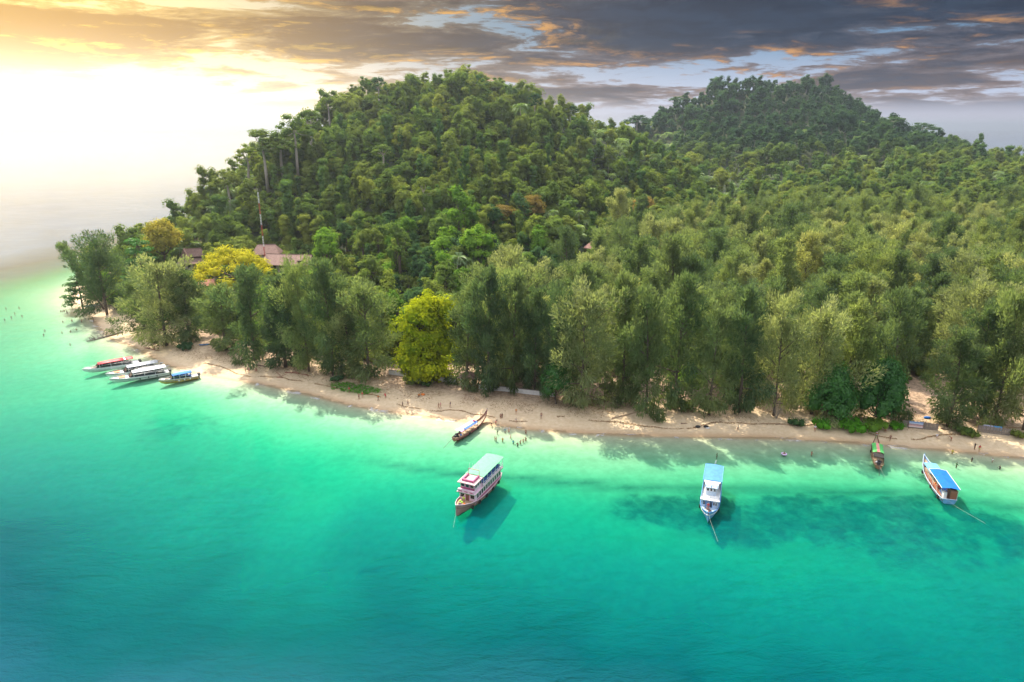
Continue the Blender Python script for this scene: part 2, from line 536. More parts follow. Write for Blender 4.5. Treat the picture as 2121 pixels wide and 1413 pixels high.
def ground_z(x, y, d=None):
    x = np.asarray(x, float); y = np.asarray(y, float)
    if d is None: d = coast_dist(x, y)
    beach = 1.9 * sstep(d, -2, 13) + 1.1 * sstep(d, 10, 40) - 0.45
    # hill near
    yr = np.interp(x, YRX, R1Y); yf = np.interp(x, FX, FY)
    zr = np.interp(x, R1X, R1Z, left=0, right=0)
    t = np.clip((y - yf) / (yr - yf), 0, 1)
    tb = np.clip((y - yr) / 170.0, 0, 1)
    pr = np.where(y < yr, 0.55 * t + 0.45 * t * t * (3 - 2 * t), 1 - tb * tb * (3 - 2 * tb))
    h1 = zr * pr
    # hill far
    z2 = np.interp(x, R2X, R2Z, left=0, right=0)
    t2 = np.clip((y - 470) / (880 - 470), 0, 1)
    tb2 = np.clip((y - 880) / 230.0, 0, 1)
    h2 = z2 * np.where(y < 880, 0.35 * t2 + 0.65 * t2 ** 2.2, 1 - tb2 * tb2 * (3 - 2 * tb2))
    hill = np.maximum(h1, h2)
    hill = hill + np.clip(hill / 25, 0, 1) * ((vnoise(x, y, 1 / 55.0, 3) - .5) * 11 + (vnoise(x, y, 1 / 24.0, 4) - .5) * 4)
    land = beach + np.maximum(hill, 0) * sstep(d, 6, 45) + (vnoise(x, y, 1 / 9.0, 5) - .5) * 0.35 * sstep(d, 5, 14)
    dd = -d
    left = sstep(-x, 60, 160)
    sea = -(0.058 * np.clip(dd, 0, 19) + (0.084 - 0.028 * left) * np.clip(dd - 19, 0, 45) + 0.085 * np.clip(dd - 64, 0, 60) + 0.02 * np.clip(dd - 124, 0, 300)) - 0.02
    west = sstep(y + (x + 200) * -.25, 272, 480) * sstep(-x, 120, 215)
    sea = np.maximum(sea * (1 + 2.6 * west), -14)
    return np.where(d > 0, np.maximum(land, 0.03), np.minimum(sea, 0.03))


def gz(x, y):
    return float(ground_z(np.array([x]), np.array([y]))[0])


def drop(u, v, h=0.0):
    """first point on the sight line through a place in the photograph that is h above the ground"""
    a, dy, dz = ray(u, v)
    ts = np.linspace(80, 1100, 1400)
    xs, ys, zs = a * ts, dy * ts, CAM_H + dz * ts
    g = np.maximum(ground_z(xs, ys), 0.0) + h
    k = int(np.argmax(zs <= g)) if (zs <= g).any() else len(ts) - 1
    return float(xs[k]), float(ys[k])


def geo(a, b, n, grow):
    w = np.array([grow ** i for i in range(n)])
    return a + (b - a) * np.cumsum(w) / w.sum()


XS = np.concatenate([geo(-330, -17500, 34, 1.22)[::-1], np.arange(-330, -240, 5), np.arange(-240, 164, 2.0), np.arange(164, 430, 6), np.arange(430, 1000, 14), geo(1000, 17500, 28, 1.25)])
YS = np.concatenate([geo(50, -3000, 18, 1.3)[::-1], np.arange(50, 310, 2.0), np.arange(310, 1130, 8), geo(1130, 17500, 30, 1.22)])


def sheet(name, zfun, keep=None):
    gx, gy = np.meshgrid(XS, YS)
    x, y = gx.ravel(), gy.ravel()
    d = coast_dist(x, y)
    z = zfun(x, y, d)
    nx, ny = len(XS), len(YS)
    i = np.arange(nx - 1)[None, :] + np.arange(ny - 1)[:, None] * nx
    q = np.stack([i, i + 1, i + nx + 1, i + nx], -1).reshape(-1, 4)
    if keep is not None:
        k = keep(x, y, d)
        q = q[k[q].any(1)]
    me = bpy.data.meshes.new(name)
    me.vertices.add(len(x))
    me.vertices.foreach_set('co', np.stack([x, y, z], 1).astype(np.float32).ravel())
    me.loops.add(q.size)
    me.loops.foreach_set('vertex_index', q.ravel().astype(np.int32))
    me.polygons.add(len(q))
    me.polygons.foreach_set('loop_start', np.arange(0, q.size, 4, dtype=np.int32))
    me.polygons.foreach_set('loop_total', np.full(len(q), 4, np.int32))
    me.update(calc_edges=True)
    me.validate()
    smooth(me)
    return me, x, y, z, d


def vattr(me, name, val):
    a = me.attributes.new(name, 'FLOAT', 'POINT')
    a.data.foreach_set('value', np.asarray(val, np.float32))


gme, x, y, z, d = sheet('ground', ground_z)
vattr(gme, 'inland', d)
off = -d
# sea-grass: a thin dark band along the drop-off and a wide broken meadow off the right half of the beach
wob = (vnoise(x, y, 1 / 14., 7) - .5) * 5
line = np.exp(-((off + wob * .35 - 22.5 + np.clip((x - 20) * 0.02, -2, 4)) / 1.5) ** 2) * sstep(x, -46, -14)
mead = sstep(off + wob, 20, 24) * (1 - sstep(off + wob * 2, 27, 46)) * sstep(x, 16, 46)
mead *= 0.45 + .6 * sstep(vnoise(x, y, 1 / 8., 8) * .6 + vnoise(x, y, 1 / 3.5, 9) * .4, .3, .7)
pat = sum(np.exp(-(((x - a) / rx) ** 2 + ((y - b) / ry) ** 2)) * s for a, b, rx, ry, s in
          [(-84, 157, 15, 8, .42), (-25, 102, 2.2, 1.2, .8), (-15, 121, 2, 1.3, .5), (28, 118, 9, 5, .8), (75, 104, 14, 5, .5), (95, 108, 10, 5, .5), (50, 112, 16, 5, .6)])
vattr(gme, 'weed', np.clip(mead * .85 + pat, 0, 1))
vattr(gme, 'band', np.clip(line, 0, 1))
grs = np.exp(-(((x + 43.5) / 9) ** 2 + ((y - 176.5 + (x + 43.5) * .42) / 3.2) ** 2) ** 2)
vattr(gme, 'turf', grs)

m, b = new_mat('sand_and_soil')
oc = b.n('ShaderNodeTexCoord').outputs['Object']
inl = b.attr('inland')
nz = b.noise(oc, 0.11, 4, 0.6)
nf = b.noise(oc, 1.1, 5, 0.65)
nff = b.noise(oc, 6.0, 3, 0.6)
dry = b.mix(b.sm(nf, 0.25, 0.75), (0.58, 0.43, 0.26), (0.70, 0.55, 0.36))
wet = b.mix(nf, (0.46, 0.30, 0.17), (0.56, 0.39, 0.23))
c = b.mix(b.sm(b.m('ADD', inl, b.m('MULTIPLY', nz, 3.0)), 1.2, 5.2), wet, dry)
litter = b.mix(b.sm(nf, 0.35, 0.65), (0.17, 0.115, 0.075), (0.42, 0.29, 0.20))
lf = b.sm(b.m('ADD', b.m('ADD', inl, b.m('MULTIPLY', nz, 16.0)), b.m('MULTIPLY', nff, 6)), 17.0, 32.0)
c = b.mix(b.m('MULTIPLY', lf, 0.9), c, litter)
soil = b.mix(nf, (0.03, 0.05, 0.018), (0.07, 0.08, 0.035))
c = b.mix(b.sm(b.m('ADD', inl, b.m('MULTIPLY', nz, 20.0)), 45, 90), c, soil)
speck = b.m('MULTIPLY', b.sm(nff, 0.62, 0.72), b.sm(inl, 5, 10))
c = b.mix(b.m('MULTIPLY', speck, 0.7), c, (0.12, 0.075, 0.05))
bed = b.mix(b.sm(b.noise(oc, 0.5, 5, 0.6), 0.3, 0.7), (0.52, 0.46, 0.31), (0.65, 0.575, 0.40))
weed = b.attr('weed')
wn = b.m('ADD', b.m('MULTIPLY', b.m('SUBTRACT', b.noise(oc, 0.075, 4, 0.55, 0.8), 0.5), 2.0), b.m('MULTIPLY', b.m('SUBTRACT', b.noise(oc, 0.33, 4, 0.55, 0.4), 0.5), 1.1))
wf = b.sm(b.m('ADD', weed, b.m('MULTIPLY', wn, b.sm(weed, 0.02, 0.5, 0.1, 1.0))), 0.10, 0.95)
band = b.m('MULTIPLY', b.attr('band'), b.sm(b.noise(oc, 0.2, 4, 0.6), 0.3, 0.6, 0.55, 1.0))
bed = b.mix(b.m('MAXIMUM', b.m('MULTIPLY', wf, b.sm(b.noise(oc, 0.6, 4, 0.6, 0.5), 0.3, 0.7, 0.72, 1.0)), b.m('MULTIPLY', band, 0.8)), bed, (0.012, 0.05, 0.03))
c = b.mix(b.sm(inl, -1.6, 0.4), bed, c)
c = b.mix(b.m('MULTIPLY', b.attr('turf'), 0.8), c, (0.05, 0.10, 0.02))
bmp = b.n('ShaderNodeBump', {'Strength': 0.5, 'Distance': 0.12, 'Height': b.m('ADD', nf, b.m('MULTIPLY', nff, 0.4))})
bs = b.n('ShaderNodeBsdfPrincipled', {'Base Color': c, 'Roughness': b.sm(inl, 0.0, 4.0, 0.35, 0.92), 'Specular IOR Level': 0.3, 'Normal': bmp.outputs[0]})
b.n('ShaderNodeOutputMaterial', {0: bs.outputs[0]})
ground = link('ground', gme, m)
tag(ground, 'sandy beach and wooded island terrain', kind='structure')

# ------------------------------------------------------------------ the sea
wme, x, y, z, d = sheet('water', lambda x, y, d: np.zeros_like(x), keep=lambda x, y, d: d < 2.5)
vattr(wme, 'depth', np.maximum(-ground_z(x, y, d), 0))
m, b = new_mat('sea_water')
oc = b.n('ShaderNodeTexCoord').outputs['Object']
dep = b.attr('depth')
big = b.noise(oc, 0.018, 3, 0.55, 0.6)
dpt = b.m('MULTIPLY', dep, b.sm(big, 0.3, 0.7, 0.85, 1.18))
body = b.ramp(b.m('DIVIDE', dpt, 14.0), [(0.0, (0.05, 0.18, 0.11)), (0.08, (0.003, 0.185, 0.125)), (0.16, (0.0, 0.18, 0.175)), (0.27, (0.0, 0.128, 0.165)), (0.42, (0.0, 0.058, 0.098)), (1.0, (0.06, 0.15, 0.26))])
kr = b.m('EXPONENT', b.m('MULTIPLY', dpt, -0.85))
kg = b.m('EXPONENT', b.m('MULTIPLY', dpt, -0.07))
kb = b.m('EXPONENT', b.m('MULTIPLY', dpt, -0.22))
tint = b.n('ShaderNodeCombineXYZ', {0: kr, 1: kg, 2: kb}).outputs[0]
tr = b.n('ShaderNodeBsdfTransparent', {'Color': tint})
opa = b.m('SUBTRACT', 1.0, b.m('EXPONENT', b.m('MULTIPLY', dpt, -0.2)))
rot = b.n('ShaderNodeMapping', {'Vector': oc, 'Rotation': (0, 0, R(24)), 'Scale': (0.42, 1.0, 1.0)}).outputs[0]
w1 = b.noise(rot, 0.55, 4, 0.6, 0.3)
w2 = b.noise(rot, 2.1, 3, 0.6, 0.2)
w3 = b.noise(rot, 0.12, 2, 0.5, 0.3)
gust = b.sm(b.noise(oc, 0.02, 3, 0.6), 0.3, 0.7, 0.55, 1.15)
hgt = b.m('ADD', b.m('ADD', w1, b.m('MULTIPLY', w2, 0.3)), b.m('MULTIPLY', w3, 1.6))
bmp = b.n('ShaderNodeBump', {'Strength': b.m('MULTIPLY', gust, 0.6), 'Distance': 0.115, 'Height': hgt})
bmd = b.n('ShaderNodeBump', {'Strength': b.m('MULTIPLY', gust, 1.0), 'Distance': 1.1, 'Height': b.m('ADD', b.m('MULTIPLY', w3, 1.6), b.m('ADD', w1, b.m('MULTIPLY', w2, 0.25)))})
df = b.n('ShaderNodeBsdfDiffuse', {'Color': body, 'Normal': bmd.outputs[0]})
mx = b.n('ShaderNodeMixShader', {0: opa, 1: tr.outputs[0], 2: df.outputs[0]})
fr = b.n('ShaderNodeFresnel', {'IOR': 1.33, 'Normal': bmp.outputs[0]})
gl = b.n('ShaderNodeBsdfGlossy', {'Color': (1, 1, 1), 'Roughness': 0.10, 'Normal': bmp.outputs[0]})
fin = b.n('ShaderNodeMixShader', {0: b.m('MULTIPLY', fr.outputs[0], b.sm(fr.outputs[0], 0.03, 0.30, 0.05, 1.0)), 1: mx.outputs[0], 2: gl.outputs[0]})
foam = b.m('MULTIPLY', b.m('MULTIPLY', b.sm(dep, 0.005, 0.03), b.sm(dep, 0.13, 0.06)), b.sm(b.noise(oc, 0.22, 6, 0.7, 0.6), 0.52, 0.62, 0.0, 0.55))
fo = b.n('ShaderNodeBsdfDiffuse', {'Color': (0.7, 0.7, 0.68)})
fin = b.n('ShaderNodeMixShader', {0: foam, 1: fin.outputs[0], 2: fo.outputs[0]})
b.n('ShaderNodeOutputMaterial', {0: fin.outputs[0]})
water = link('water', wme, m)
tag(water, 'clear turquoise sea shading from pale green shallows to teal', kind='structure')
# ------------------------------------------------------------------ foliage
def quads_mesh(name, cen, ax, up, ln, wd, tint, m, extra=None, tip=0.35):
    """leaf sprays: kite-shaped faces; cen (n,3), ax along the spray, up across it"""
    n = len(cen)
    ax = ax / (np.linalg.norm(ax, axis=1, keepdims=True) + 1e-9)
    up = up - ax * (up * ax).sum(1, keepdims=True)
    up = up / (np.linalg.norm(up, axis=1, keepdims=True) + 1e-9)
    ln = ln[:, None]; wd = wd[:, None]
    nrm = np.cross(ax, up)
    p0 = cen - ax * ln * .5
    p1 = cen + up * wd * .5 - ax * ln * .05 + nrm * wd * .12
    p2 = cen + ax * ln * .5
    p3 = cen - up * wd * .5 + ax * ln * .05 + nrm * wd * .12
    co = np.stack([p0, p1, p2, p3], 1).reshape(-1, 3)
    me = bpy.data.meshes.new(name)
    nv = n * 4
    ev, ef = (np.zeros((0, 3)), np.zeros((0, 4), int)) if extra is None else extra
    me.vertices.add(nv + len(ev))
    me.vertices.foreach_set('co', np.concatenate([co, ev]).astype(np.float32).ravel())
    fi = np.concatenate([np.arange(nv).reshape(-1, 4), ef + nv]).astype(np.int32)
    me.loops.add(fi.size)
    me.loops.foreach_set('vertex_index', fi.ravel())
    me.polygons.add(len(fi))
    me.polygons.foreach_set('loop_start', np.arange(0, fi.size, 4, dtype=np.int32))
    me.polygons.foreach_set('loop_total', np.full(len(fi), 4, np.int32))
    me.update(calc_edges=True)
    at = me.attributes.new('tint', 'FLOAT', 'FACE')
    at.data.foreach_set('value', np.concatenate([tint, rng.random(len(ef)) * .5]).astype(np.float32))
    me.materials.append(m)
    return me


def rdir(n):
    v = rng.normal(size=(n, 3))
    return v / np.linalg.norm(v, axis=1, keepdims=True)


def casuarina(h, rad, nbr, per, low=0.06, lean=0.0, shape=0.7):
    """a tall feathery casuarina: big ragged plumes rising from the stem, drooping skirts below"""
    cen, ax, ln, wd, tn = [], [], [], [], []
    tr = MB()
    bend = rng.normal(size=2) * 0.05 * h
    def trunk(t):
        return np.array([bend[0] * t * t + lean * h * t, bend[1] * t * t, h * t])
    tr.tube([trunk(t) for t in np.linspace(0, .93, 9)], [0.34 * h / 26 * (1 - .9 * t) + .03 for t in np.linspace(0, 1, 9)], 7)
    ga = rng.random() * 6
    lob = rng.random(4) * 6.28
    for i in range(nbr):
        q = (i + rng.random()) / nbr
        t = low + (0.94 - low) * q ** 1.12
        a = ga + i * 2.399 + rng.normal() * .35
        env = (1 - t ** 2.3) ** shape * (0.62 + 0.38 * min(1, max(0, (t - low) / .3)))
        env *= 1 + .34 * math.sin(2 * a + lob[0] + 5 * t) + .30 * math.sin(3 * a + lob[1] - 9 * t) + .22 * math.sin(17 * t + lob[2])
        bl = max(.9, rad * env * rng.uniform(.6, 1.35))
        rise = rng.uniform(0.05, .7) + .9 * t - (0.55 if t < .22 else 0)
        d = np.array([math.cos(a), math.sin(a), rise])
        d /= np.linalg.norm(d)
        s = trunk(t)
        e = s + d * bl
        if bl > 1.6 and rng.random() < .5:
            tr.tube([s, s + d * bl * .8], [.07 + .012 * bl, .03], 4, caps=False)
        # a plume: an egg of sprays about the outer half of the limb, a few smaller puffs along it
        tone = rng.uniform(.12, .85)
        for pc, pr, fr_ in ((.86, .30, .55), (.5, .24, .3), (1.12, .18, .25)):
            m_ = int(1.35 * per * fr_ * (0.45 + bl / rad))
            rr = pr * (0.55 * rad + .45 * bl) + .25
            o_ = rdir(m_) * (rng.random((m_, 1)) ** .42) * rr * np.array([1, 1, 1.25])
            c = s + d * bl * pc + o_
            upw = rng.normal(.5, .45, (m_, 1)) if t > .28 else rng.normal(-.8, .4, (m_, 1))
            cen.append(c)
            ax.append(o_ / rr * .75 + d * .55 + np.array([0, 0, 1.0]) * upw + rdir(m_) * .4)
            ln.append(rng.uniform(.55, 1.3, m_) * (h / 26) ** .5)
            wd.append(rng.uniform(.13, .32, m_) * (h / 26) ** .5)
            tn.append(np.clip(rng.normal(tone, .16, m_), 0, 1))
    cen = np.concatenate(cen)
    cen[:, 2] = np.maximum(cen[:, 2], .3)
    me = quads_mesh('crown', cen, np.concatenate(ax), rdir(len(cen)), np.concatenate(ln), np.concatenate(wd), np.concatenate(tn), L['cas_olive'])
    tme = tr.mesh('trunk', True)
    tme.materials.append(M['bark'])
    return tme, me


def blob_core(c, r, n=7, k=5):
    vs, fs = [], []
    for i in range(k + 1):
        t = PI * i / k
        for j in range(n):
            a = 2 * PI * j / n
            rr = r * rng.uniform(.75, 1.05)
            vs.append((c[0] + rr[0] * math.sin(t) * math.cos(a), c[1] + rr[1] * math.sin(t) * math.sin(a), c[2] + rr[2] * math.cos(t)))
    for i in range(k):
        for j in range(n):
            fs.append((i * n + j, (i + 1) * n + j, (i + 1) * n + (j + 1) % n, i * n + (j + 1) % n))
    return np.array(vs), np.array(fs)


def clump_tree(blobs, per, leafsz, m, trunk_pts, trunk_r, limbs=True, core=.72, bark='bark', upbias=.35, asp=.62):
    """crown of many leaf clumps; blobs: list of (centre, (rx,ry,rz))"""
    cen, nor, tn, evs, efs, off = [], [], [], [], [], 0
    allc = np.array([bb[0] for bb in blobs])
    mid = allc.mean(0)
    for c, r in blobs:
        c = np.array(c, float); r = np.array(r, float)
        n = max(10, int(per * (r[0] * r[1]) ** .8))
        dd = rdir(n)
        dd[:, 2] = np.where(dd[:, 2] < -.35, -dd[:, 2], dd[:, 2])
        lob = 1 + .16 * np.sin(dd[:, 0] * 5 + c[0] * 3) * np.cos(dd[:, 1] * 5 + c[1] * 2) + rng.normal(0, .11, n)
        cen.append(c + dd * r * lob[:, None])
        nn = dd * 1.0 + rdir(n) * .42 + np.array([0, 0, upbias])
        nor.append(nn)
        tn.append(np.clip(rng.normal(rng.uniform(.25, .75), .2, n), 0, 1))
        if core:
            v, f = blob_core(c, r * core)
            evs.append(v); efs.append(f + off); off += len(v)
    cen = np.concatenate(cen); nor = np.concatenate(nor); n = len(cen)
    ax = np.cross(nor, rdir(n))
    up = np.cross(nor, ax)
    me = quads_mesh('crown', cen, ax, up, leafsz * rng.uniform(.7, 1.35, n), leafsz * asp * rng.uniform(.7, 1.3, n), np.concatenate(tn), m,
                    (np.concatenate(evs), np.concatenate(efs)) if core else None)
    tr = MB()
    tr.tube(trunk_pts, trunk_r, 7)
    if limbs:
        top = np.array(trunk_pts[-1])
        for c, r in blobs[::2]:
            cc = np.array(c) - np.array([0, 0, r[2] * .3])
            md = top * .5 + cc * .5 + np.array([0, 0, -.6])
            tr.tube([top, md, cc], [trunk_r[-1] * .55, trunk_r[-1] * .38, .04], 5, caps=False)
    tme = tr.mesh('trunk', True)
    tme.materials.append(M[bark])
    return tme, me


def round_tree(h, rad, nb=16, per=26, lf=.75, m='jungle', flat=.75, base=.42, bark='bark'):
    blobs = []
    ch = h * (1 - base)
    for i in range(nb):
        q = (i + .5) / nb
        zz = 1 - 1.25 * q
        a = i * 2.399 + rng.normal() * .3
        rr = math.sqrt(max(0, 1 - zz * zz)) * rng.uniform(.62, .8)
        br = rad * rng.uniform(.30, .50)
        blobs.append(((rr * rad * math.cos(a), rr * rad * math.sin(a), h * base + ch * .45 + zz * ch * .42 + rng.normal() * .3), (br, br * rng.uniform(.85, 1.15), br * flat)))
    return clump_tree(blobs, per, lf, L[m], [(0, 0, -1.5), (rng.normal() * .2, rng.normal() * .2, h * base * .6), (0, 0, h * base + ch * .2)], [.035 * h, .028 * h, .02 * h], bark=bark)


def vine_tree(h, rad, m='vine'):
    """a dead or living trunk swallowed by creepers: a shaggy green column with a mop on top"""
    blobs = []
    n = int(h / 1.9)
    for i in range(n):
        t = i / (n - 1)
        w = rad * (.95 - .45 * t + (.32 if t > .75 else 0) + rng.normal() * .08)
        for k in range(2):
            blobs.append(((rng.normal() * rad * .22, rng.normal() * rad * .22, 1 + t * (h - 2.4)), (w * .8, w * rng.uniform(.65, .95), 1.7)))
    return clump_tree(blobs, 19, .62, L[m], [(0, 0, -1.5), (0, 0, h * .6)], [.3, .2], limbs=False, core=.8, upbias=-.1)


def emergent(h, rad, m='jungle', lean=0.0):
    """tall bare pale trunk under a ragged crown of separate leafy clumps on rising limbs"""
    blobs = []
    for i in range(24):
        a = i * 2.399 + rng.normal() * .4
        f = rng.random()
        br = rad * rng.uniform(.19, .32)
        rr = rad * (.25 + .75 * f ** .7) * rng.uniform(.5, 1.0)
        blobs.append(((rr * math.cos(a) + lean * h, rr * math.sin(a), h * (1 - .30 * f) - br), (br, br, br * rng.uniform(.75, 1.1))))
    return clump_tree(blobs, 26, .7, L[m], [(0, 0, -2), (lean * h * .3 + .3, 0, h * .35), (lean * h * .7, .2, h * .58), (lean * h, 0, h * .7)], [.55, .42, .34, .26], bark='palebark', core=.6)


def umbrella(h, rad, m, nb=26):
    blobs = []
    for i in range(nb):
        a = i * 2.399
        rr = rad * math.sqrt((i + .4) / nb)
        br = rad * rng.uniform(.17, .27)
        blobs.append(((rr * math.cos(a), rr * math.sin(a), h - .055 * rr * rr * 10 / rad + rng.normal() * .25 - .8), (br, br, br * .62)))
    return clump_tree(blobs, 34, .55, L[m], [(0, 0, -1), (0, 0, h * .35), (0, 0, h * .55)], [.5, .4, .35])


def tiered(h, rad, m='almond', tiers=5):
    blobs = []
    for k in range(tiers):
        t = k / (tiers - 1)
        z = h * (.25 + .7 * t)
        rr = rad * (1.05 - .7 * t)
        nn = 7 if k < tiers - 1 else 3
        for i in range(nn):
            a = 2 * PI * i / nn + k * .7 + rng.normal() * .2
            q = rr * rng.uniform(.55, .95)
            br = rad * .30 * rng.uniform(.7, 1.2)
            blobs.append(((q * math.cos(a), q * math.sin(a), z + rng.normal() * .35), (br, br, br * .36)))
    return clump_tree(blobs, 40, .62, L[m], [(0, 0, -1), (.1, 0, h * .5), (0, 0, h * .9)], [.36, .26, .12], core=.55, upbias=.8)


def palm(h, nf=15, fl=4.2):
    cen, ax, up, ln, wd, tn = [], [], [], [], [], []
    tr = MB()
    b = rng.normal(size=2) * .07 * h
    pts = [(b[0] * t * t, b[1] * t * t, -1 + (h + 1) * t) for t in np.linspace(0, 1, 7)]
    tr.tube(pts, [.26 - .1 * t for t in np.linspace(0, 1, 7)], 7)
    top = np.array(pts[-1])
    for i in range(nf):
        a = i * 2.399
        e0 = rng.uniform(-.1, 1.15)
        tint = rng.uniform(.2, .9)
        for k in range(11):
            q = (k + 1) / 11
            ang = e0 - 1.5 * q * q
            rr = fl * q * (1 - .12 * q)
            p = top + np.array([math.cos(a) * rr * math.cos(min(e0, .8) * .6), math.sin(a) * rr * math.cos(min(e0, .8) * .6), fl * (math.sin(e0) * q - .95 * q * q * .8)])
            side = np.array([-math.sin(a), math.cos(a), 0])
            fwd = np.array([math.cos(a) * math.cos(ang), math.sin(a) * math.cos(ang), math.sin(ang)])
            for s_ in (-1, 1):
                L_ = fl * .30 * math.sin(.5 + 2.4 * q) + .25
                d = side * s_ * .9 + fwd * .65 + np.array([0, 0, -.35])
                cen.append(p + d * L_ * .5); ax.append(d); up.append(fwd); ln.append(L_ * 1.1); wd.append(fl * .085); tn.append(tint)
    me = quads_mesh('crown', np.array(cen), np.array(ax), np.array(up), np.array(ln), np.array(wd), np.array(tn), L['palm'])
    tme = tr.mesh('trunk', True)
    tme.materials.append(M['palebark'])
    return tme, me


def bush(rad, h, m, nb=7):
    blobs = []
    for i in range(nb):
        a = i * 2.399
        rr = rad * math.sqrt((i + .2) / nb) * .75
        br = rad * rng.uniform(.32, .5)
        blobs.append(((rr * math.cos(a), rr * math.sin(a), h * rng.uniform(.35, .62)), (br, br, h * .42)))
    return clump_tree(blobs, 34, .42, L[m], [(0, 0, -.3), (0, 0, h * .4)], [.12, .06])


CAS = [casuarina(26, 5.6, 46, 120), casuarina(28, 5.0, 48, 118, shape=.8), casuarina(25, 6.6, 46, 130, shape=.5), casuarina(27, 4.6, 44, 110, shape=.95),
       casuarina(24, 6.2, 42, 130, low=.1, shape=.45), casuarina(29, 5.6, 50, 118, low=.05, shape=.7, lean=.05), casuarina(26, 6.0, 40, 130, low=.12, shape=.4, lean=-.06), casuarina(25, 5.2, 44, 120, shape=.6)]
def wild_tree(h, rad, nb, per=24, lf=.85, m='jungle', spread=.9, low=.42):
    """a jungle crown: uneven clumps of very different size, lopsided, with holes and hanging skirts"""
    blobs = []
    off = rng.normal(size=2) * .22 * rad
    for i in range(nb):
        f = (i + rng.random()) / nb
        a = i * 2.399 + rng.normal() * .8
        rr = rad * math.sqrt(rng.random()) * spread * (1 - .45 * f)
        br = rad * float(np.clip(rng.lognormal(-1.25, .38), .14, .52))
        zz = h * (low + (.97 - low) * f ** .8) - br * .6 + rng.normal() * .5
        blobs.append(((rr * math.cos(a) + off[0] * f, rr * math.sin(a) + off[1] * f, zz), (br * rng.uniform(.8, 1.3), br * rng.uniform(.8, 1.3), br * rng.uniform(.55, 1.25))))
    for i in range(nb // 4):          # creeper skirts hanging down the side
        a = rng.random() * 6.28
        br = rad * rng.uniform(.12, .22)
        blobs.append(((rad * .6 * math.cos(a), rad * .6 * math.sin(a), h * rng.uniform(.25, .5)), (br, br, br * 2.4)))
    return clump_tree(blobs, per, lf, L[m], [(0, 0, -1.5), (rng.normal() * .2, rng.normal() * .2, h * .3), (0, 0, h * .6)], [.035 * h, .028 * h, .02 * h])


BRO = [wild_tree(15, 5.0, 17), wild_tree(18, 6.4, 24), wild_tree(12, 4.4, 13), wild_tree(17, 5.2, 20, lf=.75), wild_tree(11, 5.6, 17, lf=.95), wild_tree(19, 4.6, 20), wild_tree(14, 6.0, 22, lf=1.0), wild_tree(16, 3.8, 15)]
VIN = [vine_tree(15, 2.9), vine_tree(20, 2.5), vine_tree(13, 3.6), vine_tree(18, 3.2), vine_tree(16, 2.2)]
EME = [emergent(27, 6.5), emergent(24, 5.0), emergent(30, 6.0, lean=-.06)]
PAL = [palm(9), palm(11, 17, 4.6), palm(6.5, 15, 4.8)]


def plant(name, pair, loc, s=1.0, rz=None, m=None, label=None, cat='tree', group=None, sz=None):
    o = empty(name, loc, rng.random() * 6.283 if rz is None else rz, label, cat, group)
    o.scale = (s, s, sz if sz else s)
    t = link('trunk', pair[0], None, o)
    c = link('crown', pair[1], None, o)
    if m is not None:
        setmat(c, m)
    return o


taken = []          # (x, y, r) where nothing else may grow


def base_at(u, v, h=0.0):
    p = drop(u, v, h)
    return p[0], p[1], gz(*p)


